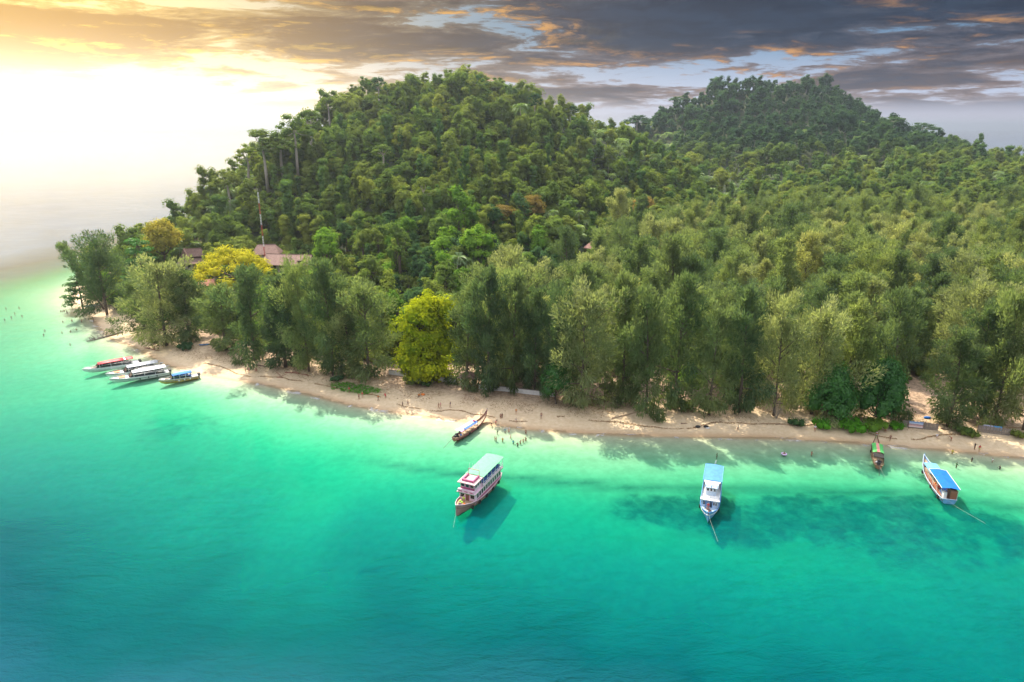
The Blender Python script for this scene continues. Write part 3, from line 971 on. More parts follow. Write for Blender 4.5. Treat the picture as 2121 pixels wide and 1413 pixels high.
# --- the casuarinas standing along the beach, set out one by one: base pixel, top pixel row, width in pixels, kind, tint, label
FRONT = [
    (222, 652, 498, 100, 4, 'cas_dark', 'big dark casuarina standing on the very tip of the sandy point'),
    (345, 716, 546, 128, 2, 'cas_tan', 'broad tan-tipped casuarina overhanging the sandy spit behind the white speedboats'),
    (300, 690, 580, 84, 0, 'cas_olive', 'smaller olive casuarina leaning over the fallen tree near the point'),
    (395, 706, 560, 80, 5, 'cas_dark', 'dark casuarina between the spit tree and the lone casuarina by the blue kayak'),
    (468, 726, 588, 88, 3, 'cas_olive', 'lone olive casuarina standing on sand just right of the blue kayak'),
    (528, 746, 548, 96, 0, 'cas_dark', 'dark casuarina in front of the lemon-yellow umbrella tree'),
    (592, 762, 566, 104, 1, 'cas_dark', 'dark casuarina behind the long driftwood at the left end of the beach'),
    (640, 770, 556, 84, 4, 'cas_olive', 'olive casuarina standing below the long brown resort roof'),
    (690, 778, 536, 84, 5, 'cas_dark', 'tall dark casuarina rising just right of the long resort roof'),
    (764, 782, 592, 132, 2, 'cas_olive', 'feathery grey-green casuarina just left of the bright yellow tree'),
    (728, 776, 604, 84, 0, 'cas_tan', 'pale tan-tipped casuarina behind the green creeper patch'),
    (852, 796, 716, 52, 3, 'cas_olive', 'short drooping casuarina in front of the bright yellow tree'),
    (968, 800, 590, 92, 0, 'cas_olive', 'first tall casuarina to the right of the bright yellow tree'),
    (1012, 812, 548, 84, 1, 'cas_dark', 'second tall casuarina to the right of the bright yellow tree'),
    (1062, 812, 560, 78, 3, 'cas_olive', 'slim bare-footed casuarina above the pale longtail boat'),
    (1108, 814, 596, 70, 5, 'cas_dark', 'dark slim casuarina left of the big drooping beach casuarina'),
    (1204, 846, 604, 134, 2, 'cas_tan', 'big drooping casuarina reaching down over the beach left of the leaning log'),
    (1150, 828, 610, 70, 4, 'cas_dark', 'dark casuarina tucked behind the big drooping beach casuarina'),
    (1288, 838, 560, 88, 1, 'cas_olive', 'tall olive casuarina behind the leaning log'),
    (1338, 856, 598, 100, 0, 'cas_olive', 'broad olive casuarina hanging over the beach right of the leaning log'),
    (1398, 848, 566, 88, 5, 'cas_dark', 'dark casuarina up the beach behind the black bags'),
    (1468, 862, 640, 104, 2, 'cas_olive', 'drooping green casuarina above the blue-roofed double-deck boat'),
    (1530, 856, 588, 88, 3, 'cas_dark', 'dark casuarina right of the one above the blue-roofed boat'),
    (1602, 862, 630, 96, 4, 'cas_tan', 'tan casuarina behind the bare grey bush'),
    (1680, 860, 640, 120, 2, 'cas_tan', 'wide tan-tipped casuarina spreading behind the deep green beach bushes'),
    (1745, 858, 620, 84, 1, 'cas_olive', 'olive casuarina behind the pair of deep green beach trees'),
    (1838, 862, 600, 96, 0, 'cas_olive', 'olive casuarina to the left of the sandy gap with the board fence'),
    (1962, 884, 680, 92, 5, 'cas_olive', 'green casuarina just right of the first beach banner'),
    (2010, 866, 622, 92, 1, 'cas_dark', 'dark casuarina between the two board fences'),
    (2060, 872, 606, 100, 2, 'cas_olive', 'olive casuarina behind the blue beach banners'),
    (2118, 892, 640, 100, 4, 'cas_tan', 'tan casuarina at the right end of the beach row'),
]
for u, v, vt, w, k, tint, lab in FRONT:
    x, y, z = base_at(u, v)
    ln_ = math.hypot(y, 0)
    top = at_y(u, vt, y)[1]
    hgt = top - z
    base_h = [26, 28, 25, 27, 24, 29][k]
    base_w = [11.4, 10.4, 13.4, 9.4, 12.6, 11][k]
    wid = w / F_PX * math.hypot(y, CAM_H - z)
    o = plant('casuarina_tree', CAS[k], (x, y, z - .1), wid / base_w * 1.02, None, L[tint], lab, 'tree', 'casuarinas along the beach', hgt / base_h)
    taken.append((x, y, 4.5))

# leaning casuarina limb out over the water at the point
x, y, z = base_at(216, 642)
o = plant('casuarina_tree', casuarina(27, 4.6, 34, 80, low=.42, lean=-.50), (x, y, z - .1), 1.0, 0.0, L['cas_dark'],
          'thin dark casuarina leaning far out over the water at the point', 'tree', 'casuarinas along the beach')

# --- single trees that stand out
SPECIAL = [
    ('flowering_tree', wild_tree(19, 6.4, 66, 40, .6, 'yellow', .95, .10), 876, 792, 604, 19, 13.0, 116, None, 'bright yellow-green leafy tree standing alone at the back of the beach'),
    ('umbrella_tree', umbrella(15, 10.5, 'umbrella_yellow'), 492, 640, 518, 15, 21, 150, None, 'wide lemon-yellow umbrella-shaped tree below the resort roofs'),
    ('golden_tree', round_tree(19, 6.0, 24, 36, .6, 'golden', .85, .25), 348, 578, 452, 19, 12, 74, None, 'golden-leaved tree to the left of the two-tier house roof'),
    ('almond_tree', tiered(16, 7.5), 300, 600, 496, 16, 15, 78, None, 'dark tiered sea almond between the point and the golden tree'),
    ('almond_tree', tiered(13, 6.5), 172, 640, 572, 13, 13, 72, None, 'dark tiered sea almond hanging over the water left of the point'),
    ('rust_tree', round_tree(13, 5.2, 18, 30, .6, 'rust', .6, .3), 1100, 480, 402, 13, 10.4, 52, None, 'rusty orange-leaved tree at the foot of the near hill'),
    ('rust_tree', round_tree(12, 5.2, 18, 30, .6, 'rust', .55, .3), 1040, 480, 424, 12, 10.4, 62, None, 'yellow-brown flat-topped tree left of the rusty orange tree'),
    ('rust_tree', round_tree(11, 5.0, 16, 30, .6, 'rust', .5, .3), 1330, 470, 410, 11, 10, 50, None, 'small rusty tree at the left rear of the casuarina grove'),
    ('broadleaf_tree', round_tree(10, 4.6, 20, 34, .55, 'bright', .8, .2), 1742, 690, 606, 10, 9.2, 44, None, 'vivid green leafy tree poking out of the casuarina grove'),
    ('broadleaf_tree', round_tree(10, 4.6, 20, 34, .55, 'yellow', .8, .2), 1690, 690, 602, 10, 9.2, 52, None, 'lime-tinted leafy tree beside the vivid green one in the grove'),
    ('beach_tree', round_tree(13, 5.6, 40, 40, .6, 'almond', .9, -.12), 1718, 872, 756, 13, 11.2, 88, None, 'deep green leafy beach tree, left one of the pair behind the wooden longtail'),
    ('beach_tree', round_tree(14, 5.6, 42, 40, .6, 'almond', .95, -.12), 1816, 879, 740, 14, 11.2, 84, None, 'deep green leafy beach tree, right one of the pair beside the board fence'),
    ('beach_tree', round_tree(9, 4.0, 18, 46, .5, 'almond', .9, .05), 1150, 838, 754, 9, 8, 62, None, 'deep green bushy tree at the left foot of the big drooping casuarina'),
    ('beach_tree', round_tree(8, 3.4, 16, 46, .45, 'bright', .9, .1), 1432, 822, 750, 8, 6.8, 60, None, 'fresh green leafy tree under the casuarinas behind the black bags'),
]
for name, pair, u, v, vt, bh, bw, w, mm, lab in SPECIAL:
    x, y, z = base_at(u, v)
    top = at_y(u, vt, y)[1]
    wid = w / F_PX * math.hypot(y, CAM_H - z)
    plant(name, pair, (x, y, z - .1), wid / bw, None, mm, lab, 'tree', None, max(.5, (top - z) / bh))
    taken.append((x, y, wid * .42))

# emergent giants with bare trunks on the near hill and its skyline: base pixel, top row, proto
EMER = [(520, 396, 300, 1, 62, 'jungle', 'broad sunlit giant low on the left edge of the near hill'),
        (588, 376, 268, 0, 70, 'jungle', 'broad giant between the two bare-stemmed ones on the left shoulder'),
        (648, 336, 222, 1, 62, 'jungle', 'ragged giant just above the left shoulder of the near hill'),
        (722, 262, 184, 0, 60, 'jungle', 'bushy giant on the left skyline below the near summit'),
        (478, 446, 344, 0, 58, 'jungle', 'tall pale-trunked giant at the left foot of the near hill, standing clear of the slope'),
        (556, 402, 262, 2, 78, 'jungle', 'tall giant with a long bare white trunk above the red and white mast'),
        (618, 372, 226, 0, 64, 'jungle', 'sunlit giant on the left shoulder of the near hill with two bare stems'),
        (684, 280, 196, 1, 44, 'jungle', 'open-crowned giant on the left skyline of the near hill'),
        (796, 372, 294, 1, 52, 'jungle', 'flat-crowned giant with a thin pale trunk halfway up the near hill'),
        (882, 478, 362, 2, 50, 'jungle', 'slim giant with a bare white trunk low in the middle of the near hill'),
        (785, 210, 154, 1, 42, 'jungle_dark', 'ragged giant left of the near summit'),
        (1318, 292, 232, 0, 46, 'jungle_dark', 'lone giant in the saddle between the two hills'),
        (1108, 236, 188, 1, 34, 'jungle_dark', 'flat-topped giant on the right skyline of the near hill'),
        (1180, 262, 214, 1, 40, 'jungle_dark', 'thin giant lower down the right skyline of the near hill'),
        (1405, 228, 194, 0, 36, 'jungle_dark', 'spreading giant on the left skyline of the far hill'),
        (1560, 186, 160, 0, 40, 'jungle_dark', 'wide giant left of the far summit'),
        (1846, 280, 236, 0, 44, 'jungle_dark', 'rounded giant on the right skyline of the far hill'),
        (1906, 296, 248, 0, 50, 'jungle_dark', 'spreading giant lower down the right skyline of the far hill'),
        (985, 168, 150, 1, 44, 'jungle_dark', 'sparse giant just right of the near summit')]
for u, v, vt, k, w, mm, lab in EMER:
    x, y, z = base_at(u, v)
    if y > 890 or z < 2: y = 880. if u > 1250 else 450.; x = at_y(u, v, y)[0]; z = max(gz(x, y), 1.0)
    top = at_y(u, vt + 4, y)[1]
    wid = w * 1.15 / F_PX * math.hypot(y, CAM_H - z)
    bh, bw = [(27, 12), (24, 11), (30, 13)][k]
    plant('giant_tree', EME[k], (x, y, z), wid / bw, None, L[mm], lab, 'tree', None, max(.4, (top - z) / bh))
    taken.append((x, y, 3.0))

# --- houses are placed further down; keep their plots and the view onto them clear
HOUSES = {'two_tier': (402, 556), 'upper': (556, 545), 'long': (602, 560), 'pavilion': (1226, 512), 'low': (430, 600)}
plots = {k: drop(u, v, 6.0 if k == 'pavilion' else 0.0) for k, (u, v) in HOUSES.items()}
BOXES = [(372, 432, 556, 'two_tier'), (530, 645, 558, 'long'), (1204, 1248, 512, 'pavilion')]
CLEAR = []
for k, (x, y) in plots.items():
    wd_ = {'two_tier': 8, 'upper': 8, 'long': 12, 'pavilion': 6, 'low': 6}[k]
    CLEAR.append((x, y, wd_))
    for t in (0.955, .915, .875, .84):
        CLEAR.append((x * t, y * t, wd_ * .85 if t > .85 else wd_ * .6))
MASTP = (drop(551, 556)[0], drop(551, 556)[1])
CLEAR.append((*MASTP, 5)); CLEAR.append((MASTP[0] * .96, MASTP[1] * .96, 4))


def free(x, y, pad=0.0):
    for a, b_, r in CLEAR:
        if (x - a) ** 2 + (y - b_) ** 2 < (r + pad) ** 2: return False
    for a, b_, r in taken:
        if (x - a) ** 2 + (y - b_) ** 2 < (r + pad) ** 2: return False
    return True


def pix(x, y, z):
    dz = z - CAM_H
    dep = y * cp - dz * spn
    return CU + F_PX * x / dep, CV - F_PX * (y * spn + dz * cp) / dep


def hides_house(x, y, ztop, hw):
    u, v = pix(x, y, ztop)
    w = hw / y * F_PX
    for u0, u1, vm, k in BOXES:
        if y < plots[k][1] - 2 and u0 - w < u < u1 + w and v < vm: return True
    return False


def scatter(x0, x1, y0, y1, sp_, jit=.42):
    out = []
    j = 0
    yy = y0
    while yy < y1:
        xx = x0 + (sp_ * .5 if j % 2 else 0)
        while xx < x1:
            out.append((xx + rng.uniform(-jit, jit) * sp_, yy + rng.uniform(-jit, jit) * sp_))
            xx += sp_
        yy += sp_ * .87
        j += 1
    return out


def in_view(x, y, z, pad=60):
    dz = z - CAM_H
    dep = y * cp - dz * spn
    if dep < 5: return False
    u = CU + F_PX * x / dep
    v = CV - F_PX * (y * spn + dz * cp) / dep
    return -pad < u < 2121 + pad and v < 1413


GB = [(-14, 205), (-6, 228), (30, 300), (46, 338), (85, 385), (118, 415), (180, 430), (480, 445)]        # left edge of the grove, y as a function of x
GBX, GBY = np.array([a for a, _ in GB]), np.array([b_ for _, b_ in GB])


def in_grove(x, y):
    return x > -14 and y < np.interp(x, GBX, GBY)


# --- the casuarina grove behind the beach row
gp = [(x, y) for x, y in scatter(-14, 420, 176, 445, 13.6)]
gp = [(x, y) for x, y in gp if in_grove(x, y) and free(x, y, 1.5)]
dd = coast_dist(np.array([q[0] for q in gp]), np.array([q[1] for q in gp]))
gp = [q for q, dq in zip(gp, dd) if dq > 25 and in_view(q[0], q[1], 25)]
gp = [q for q in gp if not hides_house(q[0], q[1], gz(*q) + 23, 4)]
gp.sort(key=lambda q: q[1])
ncas = 0
cas_rest = []
for x, y in gp:
    tint = ['cas_olive', 'cas_tan', 'cas_dark'][int(rng.choice(3, p=[.48, .27, .25]))]
    word = {'cas_olive': 'olive green', 'cas_tan': 'tan-tipped', 'cas_dark': 'dark green'}[tint]
    k = int(rng.integers(8))
    s = rng.uniform(.82, 1.32)
    ub = pix(x, y, gz(x, y))[0]
    col_ = ['the pink tour boat', 'the leaning log', 'the blue double-deck boat', 'the bare grey bush', 'the green longtail', 'the blue wooden boat'][int(np.searchsorted([1160, 1390, 1570, 1730, 1890], ub))]
    row_ = ['just behind the beach row', 'midway up the grove', 'in the rear grove', 'at the far grove edge'][int(np.searchsorted([208, 255, 330], y))]
    size_ = 'large' if s > 1.13 else 'slim' if s < .98 else 'middling'
    zone = f'{row_}, behind {col_}'
    word = size_ + ' ' + word
    if ncas < 268:
        plant('casuarina_tree', CAS[k], (x, y, gz(x, y) - .2), s, None, L[tint], f'{word} casuarina {zone}', 'tree', f'{word} casuarinas {zone}', s * rng.uniform(.70, .98))
        ncas += 1
    else:
        cas_rest.append((x, y, gz(x, y) - .2, s * .95, k))
    taken.append((x, y, 3.0))
print('grove casuarinas', ncas, len(cas_rest))

# --- jungle on the hills and in the valley
jp = [(x, y, 0) for x, y in scatter(-235, 130, 200, 600, 6.8)] + [(x, y, 1) for x, y in scatter(60, 760, 400, 905, 9.0)]
X_ = np.array([q[0] for q in jp]); Y_ = np.array([q[1] for q in jp])
D_ = coast_dist(X_, Y_)
Z_ = ground_z(X_, Y_, D_)
YR_ = np.interp(X_, YRX, R1Y)
keep = []
for i, (x, y, zone) in enumerate(jp):
    near = x < 128 and y < YR_[i] + 22
    if zone == 0 and not near: continue
    if zone == 1 and near and x < 128 and y < 600: continue
    if D_[i] < 9 or in_grove(x, y) or not in_view(x, y, Z_[i] + 10): continue
    if y < 238 and D_[i] < 26: continue
    if not free(x, y, 1.0): continue
    if hides_house(x, y, Z_[i] + 12, 4): continue
    keep.append((math.hypot(x, y), x, y, float(Z_[i]), zone))
keep.sort()
print('jungle', len(keep))
rest = {'broadleaf_tree': [], 'vine_covered_tree': [], 'palm_tree': []}
count = {k: 0 for k in rest}
LIM = {'broadleaf_tree': 290, 'vine_covered_tree': 170, 'palm_tree': 120}
PLURAL = {'broadleaf_tree': 'broadleaf trees', 'vine_covered_tree': 'creeper-clad trees', 'palm_tree': 'palms'}
for dist, x, y, z, zone in keep:
    pz = float(vnoise(np.array([x]), np.array([y]), 1 / 38., 21)[0])
    q = rng.random()
    hillish = z > 9
    if pz > .66 and q < .6 and z < 70: name, protos, mats = 'palm_tree', PAL, ['palm']
    elif hillish and q < (.36 if z < 62 and y < 640 else .16): name, protos, mats = 'vine_covered_tree', VIN, ['vine', 'vine', 'jungle']
    else: name, protos, mats = 'broadleaf_tree', BRO, ['jungle', 'jungle', 'jungle_dark', 'bright'] if z < 30 else ['jungle', 'jungle_dark', 'jungle']
    k = int(rng.integers(len(protos)))
    s = float(np.clip(rng.lognormal(-.22, .30), .4, 1.5)) * (.85 if zone == 0 and y < 300 else 1.0)
    if zone == 0: s *= .9
    if name == 'vine_covered_tree' and z > 58: s *= .72
    if count[name] < LIM[name]:
        mm = mats[int(rng.integers(len(mats)))]
        zn = 'behind the beach' if z < 9 else ('on the lower hillside' if z < 38 else 'on the upper hillside')
        if x > 90 and y > 400: zn = 'in the valley'
        ub = pix(x, y, z)[0]
        zn += ', ' + ['left of the mast', 'above the long roof', 'above the bright yellow tree', 'above the pale longtail', 'left of the pavilion', 'behind the grove', 'behind the far right of the grove'][int(np.searchsorted([540, 700, 870, 1040, 1230, 1600], ub))]
        size_ = 'tall ' if s > .95 else 'small ' if s < .66 else ''
        word = size_ + {'jungle': 'mid green rounded', 'jungle_dark': 'dark green rounded', 'bright': 'fresh green rounded', 'vine': 'shaggy dark', 'palm': 'feathery pale green'}[mm]
        plant(name, protos[k], (x, y, z - .3), s, None, L[mm], f'{word} {name.split("_")[0].replace("vine", "creeper-clad")} tree {zn}', 'tree', f'{word} {PLURAL[name]} {zn}', s * rng.uniform(.85, 1.2))
        count[name] += 1
    else:
        rest[name].append((x, y, z - .3, s, k))
print('individual', count, 'rest', {k: len(v) for k, v in rest.items()})


def instanced(name, pts, protos, m, label):
    """one stuff object: the many further crowns, scattered by geometry nodes over their points"""
    if not pts: return
    srcs = []
    for t, c in protos:
        me = c.copy()
        me.materials.clear()
        me.materials.append(m)
        srcs.append(me)
    P_ = np.array(pts)
    me = bpy.data.meshes.new(name)
    me.vertices.add(len(P_))
    me.vertices.foreach_set('co', P_[:, :3].astype(np.float32).ravel())
    for nm, vals in (('sc', P_[:, 3]), ('idx', P_[:, 4]), ('rot', rng.random(len(P_)) * 6.283)):
        a = me.attributes.new(nm, 'FLOAT', 'POINT')
        a.data.foreach_set('value', vals.astype(np.float32))
    o = link(name, me)
    tag(o, label, kind='stuff')
    ng = bpy.data.node_groups.new(name, 'GeometryNodeTree')
    ng.interface.new_socket('Geometry', in_out='INPUT', socket_type='NodeSocketGeometry')
    ng.interface.new_socket('Geometry', in_out='OUTPUT', socket_type='NodeSocketGeometry')
    N, K = ng.nodes, ng.links
    gi, go = N.new('NodeGroupInput'), N.new('NodeGroupOutput')
    cur = gi.outputs[0]
    outs = []
    def at(nm):
        a = N.new('GeometryNodeInputNamedAttribute'); a.data_type = 'FLOAT'; a.inputs[0].default_value = nm
        return a.outputs[0]
    jn = N.new('GeometryNodeJoinGeometry')
    for i, s in enumerate(srcs):
        # a holder object per shape, never linked to the scene
        ho = bpy.data.objects.new(name + '_shape', s)
        oi = N.new('GeometryNodeObjectInfo'); oi.transform_space = 'ORIGINAL'
        oi.inputs['Object'].default_value = ho
        oi.inputs['As Instance'].default_value = True
        cmp_ = N.new('FunctionNodeCompare'); cmp_.data_type = 'FLOAT'; cmp_.operation = 'EQUAL'
        K.new(at('idx'), cmp_.inputs[0]); cmp_.inputs[1].default_value = float(i); cmp_.inputs['Epsilon'].default_value = .2
        iop = N.new('GeometryNodeInstanceOnPoints')
        K.new(gi.outputs[0], iop.inputs['Points'])
        K.new(cmp_.outputs[0], iop.inputs['Selection'])
        K.new(oi.outputs['Geometry'], iop.inputs['Instance'])
        cx = N.new('ShaderNodeCombineXYZ'); K.new(at('rot'), cx.inputs[2]); K.new(cx.outputs[0], iop.inputs['Rotation'])
        K.new(at('sc'), iop.inputs['Scale'])
        K.new(iop.outputs[0], jn.inputs[0])
    K.new(jn.outputs[0], go.inputs[0])
    md = o.modifiers.new('scatter', 'NODES')
    md.node_group = ng
    return o


instanced('distant_forest', rest['broadleaf_tree'], BRO, L['jungle'], 'rounded broadleaf canopy covering the rest of both hills and the valley')
instanced('distant_vine_forest', rest['vine_covered_tree'], VIN, L['vine'], 'vine-draped trunks scattered through the forest of both hills')
instanced('distant_palms', rest['palm_tree'], PAL, L['palm'], 'pale palms scattered through the forest of both hills')
instanced('distant_casuarinas', cas_rest, CAS, L['cas_olive'], 'casuarina tops at the far edge of the grove')

# undergrowth: low leafy cover nobody could count, on the slopes and under the trees
BSH = [bush(2.6, 2.6, 'jungle'), bush(2.0, 2.0, 'jungle', 6), bush(3.2, 3.0, 'jungle', 8)]
up_ = []
for x, y in scatter(-230, 130, 195, 470, 4.6) + scatter(-12, 150, 182, 300, 6.5):
    dq = float(coast_dist(np.array([x]), np.array([y]))[0])
    if dq < 24 or not in_view(x, y, 5): continue
    if in_grove(x, y) and rng.random() < .45: continue
    if any((x - a) ** 2 + (y - b_) ** 2 < 16 for a, b_ in plots.values()): continue
    up_.append((x, y, gz(x, y) - .2, rng.uniform(.7, 1.5), int(rng.integers(3))))
print('undergrowth', len(up_))
instanced('undergrowth', up_, BSH, L['jungle'], 'low leafy undergrowth between the trunks and over the lower slopes')
# ------------------------------------------------------------------ houses of the resort
def tile_roof_mat(name, c1, c2):
    m, b = new_mat(name)
    oc = b.n('ShaderNodeTexCoord').outputs['Object']
    w = b.n('ShaderNodeTexWave', {'Vector': oc, 'Scale': 1.6, 'Distortion': .4, 'Detail': 2.0}, bands_direction='Z')
    n = b.noise(oc, 1.1, 5, .65)
    c = b.mix(b.sm(n, .3, .7), c1, c2)
    c = b.mix(b.m('MULTIPLY', w.outputs['Fac'], .25), c, (0.12, 0.08, 0.07))
    bs = b.n('ShaderNodeBsdfPrincipled', {'Base Color': c, 'Roughness': .85})
    b.n('ShaderNodeOutputMaterial', {0: bs.outputs[0]})
    return m


ROOF = tile_roof_mat('brown_pink_shingle', (0.22, 0.125, 0.10), (0.32, 0.20, 0.16))
ROOF2 = tile_roof_mat('orange_clay_tile', (0.42, 0.16, 0.09), (0.52, 0.24, 0.14))
WALLC = paint('cream_house_wall', (0.55, 0.48, 0.40), .85)


def gable(mb, x0, x1, y0, y1, z0, z1, hip=0.0, th=.18):
    """pitched roof with the ridge along x; hip shortens the ridge"""
    ym = (y0 + y1) / 2
    a = [(x0, y0, z0), (x1, y0, z0), (x1, y1, z0), (x0, y1, z0), (x0 + hip, ym, z1), (x1 - hip, ym, z1)]
    lo = [(q[0], q[1], q[2] - th) for q in a]
    mb.add(a + lo, [(0, 1, 5, 4), (2, 3, 4, 5), (1, 2, 5), (3, 0, 4), (0, 3, 9, 6), (1, 0, 6, 7), (2, 1, 7, 8), (3, 2, 8, 9), (7, 6, 10, 11), (9, 8, 11, 10), (8, 7, 11), (6, 9, 10)])
    return mb


def walls(o, x0, x1, y0, y1, z0, z1, nwin, m=None):
    MB().box(x0, x1, y0, y1, z0, z1).build('wall', m or WALLC, o)
    for i in range(nwin):
        cx = x0 + (x1 - x0) * (i + .5) / nwin
        w = min(.7, (x1 - x0) / nwin * .3)
        f = MB().box(cx - w, cx + w, y0 - .06, y0 - .003, z0 + (z1 - z0) * .35, z0 + (z1 - z0) * .85).build('window', M['woodbrown'], o)
        MB().box(cx - w + .1, cx + w - .1, y0 - .075, y0 - .062, z0 + (z1 - z0) * .40, z0 + (z1 - z0) * .80).build('pane', M['glass'], f)


def house(name, key, rz, label, cat='house'):
    x, y = plots[key]
    return empty(name, (x, y, gz(x, y) - .1), rz, label, cat)


h = house('house', 'two_tier', R(14), 'two-tier brown roofed house beside the golden tree')
walls(h, -5, 5, -3.4, 3.4, -.6, 3.0, 4)
gable(MB(), -6.2, 6.2, -5.0, 5.0, 3.0, 6.0, 1.6).build('lower_roof', ROOF, h)
gable(MB(), -4.6, 5.2, -2.2, 3.2, 6.0, 9.2, 1.0).build('upper_roof', ROOF, h)
MB().add([(-4.9, -2.8, 5.4), (-1.2, -2.8, 5.4), (-1.2, 1, 5.6), (-4.9, 1, 5.6), (-3.05, -2.6, 9.6), (-3.05, 1.2, 9.6)], [(0, 1, 4), (1, 2, 5, 4), (3, 0, 4, 5), (2, 3, 5), (0, 3, 2, 1)]).build('gable', ROOF, h)
for s_ in (-1, 1):
    MB().tube([(s_ * 6.2, -5.0, 3.06), (s_ * 4.6, 0, 6.1)], .1).build('ridge_tile', M['plaster'], h)
MB().tube([(-3.6, 0.5, 9.28), (4.2, .5, 9.28)], .12).build('ridge_tile', M['woodbrown'], h)

h = house('house', 'upper', R(5), 'house with a plain hipped roof behind the red and white mast')
walls(h, -5, 5, -3.4, 3.4, -.6, 4.6, 3)
gable(MB(), -6.4, 6.4, -4.6, 4.6, 4.6, 8.6, 2.4).build('roof', ROOF, h)
MB().tube([(-4, 0, 8.66), (4, 0, 8.66)], .12).build('ridge_tile', M['woodbrown'], h)

h = house('house', 'long', R(-9), 'long low building with a wide brown roof and a small dormer')
walls(h, -10, 10, -3.6, 3.6, -.6, 3.4, 7)
gable(MB(), -11.5, 11.5, -5.6, 5.6, 3.4, 7.4, .5).build('roof', ROOF, h)
d_ = gable(MB(), 5.4, 8.4, -4.6, -1.2, 5.6, 6.6, .3).build('dormer', ROOF, h)
MB().box(5.8, 8.0, -4.3, -2.2, 4.4, 5.44).build('dormer_wall', M['woodbrown'], d_)
MB().box(6.3, 7.5, -4.37, -4.31, 4.75, 5.3).build('pane', M['glass'], d_)
MB().tube([(-11, 0, 7.46), (11, 0, 7.46)], .12).build('ridge_tile', M['woodbrown'], h)

h = house('bungalow', 'low', R(20), 'small bungalow with an orange tiled roof under the lemon-yellow tree')
walls(h, -2.8, 2.8, -2, 2, -.5, 2.4, 2)
gable(MB(), -3.8, 3.8, -3, 3, 2.4, 4.6, .9).build('roof', ROOF2, h)

h = house('pavilion', 'pavilion', 0, 'hexagonal brown roofed pavilion in the trees at the foot of the hill', 'pavilion')
ROOF3 = tile_roof_mat('dark_red_shingle', (0.22, 0.10, 0.08), (0.34, 0.18, 0.14))
hexr = lambda r, z: [(r * math.cos(k * PI / 3 + .3), r * math.sin(k * PI / 3 + .3), z) for k in range(6)]
MB().rings([hexr(4.4, 5.8), hexr(4.4, 6.0), hexr(.25, 8.9)], True, True, True).build('roof', ROOF3, h)
for p_ in hexr(3.4, 0):
    MB().tube([(p_[0], p_[1], -.5), (p_[0], p_[1], 5.9)], .13).build('post', M['woodbrown'], h)
MB().rings([hexr(3.8, -.5), hexr(3.8, .3)], True, True, True).build('floor_slab', M['woodgrey'], h)

# red and white lattice mast
x, y = MASTP
h = empty('radio_mast', (x, y, gz(x, y)), .3, 'tall thin red and white lattice mast beside the resort roofs', 'mast')
top = at_y(542, 398, y)[1] - gz(x, y)
NSEG = 7
for k in range(NSEG):
    z0, z1 = top * k / NSEG, top * (k + 1) / NSEG
    mb = MB()
    cr = [(.28 * math.cos(a), .28 * math.sin(a)) for a in (0, 2.094, 4.189)]
    for i, (a, b_) in enumerate(cr):
        mb.tube([(a, b_, z0), (a, b_, z1)], .07, 5)
        a2, b2 = cr[(i + 1) % 3]
        nb_ = 4
        for j in range(nb_):
            za, zb = z0 + (z1 - z0) * j / nb_, z0 + (z1 - z0) * (j + 1) / nb_
            mb.tube([(a, b_, za), (a2, b2, zb)], .05, 4, caps=False)
    mb.build('mast_section', M['mastred'] if k % 2 else M['white'], h)
MB().tube([(0, 0, top), (0, 0, top + 1.6)], .05).build('lightning_rod', M['steel'], h)

# white boundary wall of the resort, its gate and steps
def wall_run(name, pts_px, hgt, th, label, seg_gap=None):
    P_ = [base_at(u, v) for u, v in pts_px]
    o = empty(name, P_[0], 0, label, 'wall')
    for (a, b_) in zip(P_[:-1], P_[1:]):
        d = Vector((b_[0] - a[0], b_[1] - a[1], 0))
        ln_ = d.length
        ang = math.atan2(d.y, d.x)
        loc = (a[0] - P_[0][0], a[1] - P_[0][1], 0)
        g = MB().box(0, ln_, -th / 2, th / 2, -.6, hgt).build('wall_panel', M['plaster'], o, loc=loc, rz=ang)
        MB().box(-.03, ln_ + .03, -th / 2 - .05, th / 2 + .05, hgt + .002, hgt + .1).build('coping', M['woodgrey'], g)
    return o


wall_run('garden_wall', [(806, 776), (862, 783), (900, 787), (945, 797)], 1.3, .28, 'low white wall of the resort garden behind the bright yellow tree')
wall_run('garden_wall', [(992, 806), (1040, 812), (1090, 817), (1150, 822)], 1.3, .28, 'low white garden wall running on behind the casuarinas above the longtail boat')
x, y, z = base_at(968, 800)
g = empty('gatehouse', (x, y, z - .05), R(-8), 'little gate with white posts, steps and a small brown roof in the white wall', 'gate')
for s_ in (-1, 1):
    MB().box(s_ * 1.7 - .3, s_ * 1.7 + .3, -.3, .3, -.4, 2.3).build('gate_post', M['plaster'], g)
for k in range(4):
    MB().box(-1.2, 1.2, -1.6 + .4 * k, -1.2 + .4 * k, -.4, -.1 + .17 * k).build('step', M['woodgrey'], g)
q4 = lambda r, z: [(r, r, z), (-r, r, z), (-r, -r, z), (r, -r, z)]
MB().rings([q4(2.3, 2.9), q4(2.3, 3.0), q4(.1, 4.3)], True, True, True).build('roof', ROOF, g)
for s_ in (-1, 1):
    MB().tube([(s_ * 1.7, 0, 2.3), (s_ * 1.7, 0, 2.95)], .09).build('roof_post', M['woodbrown'], g)


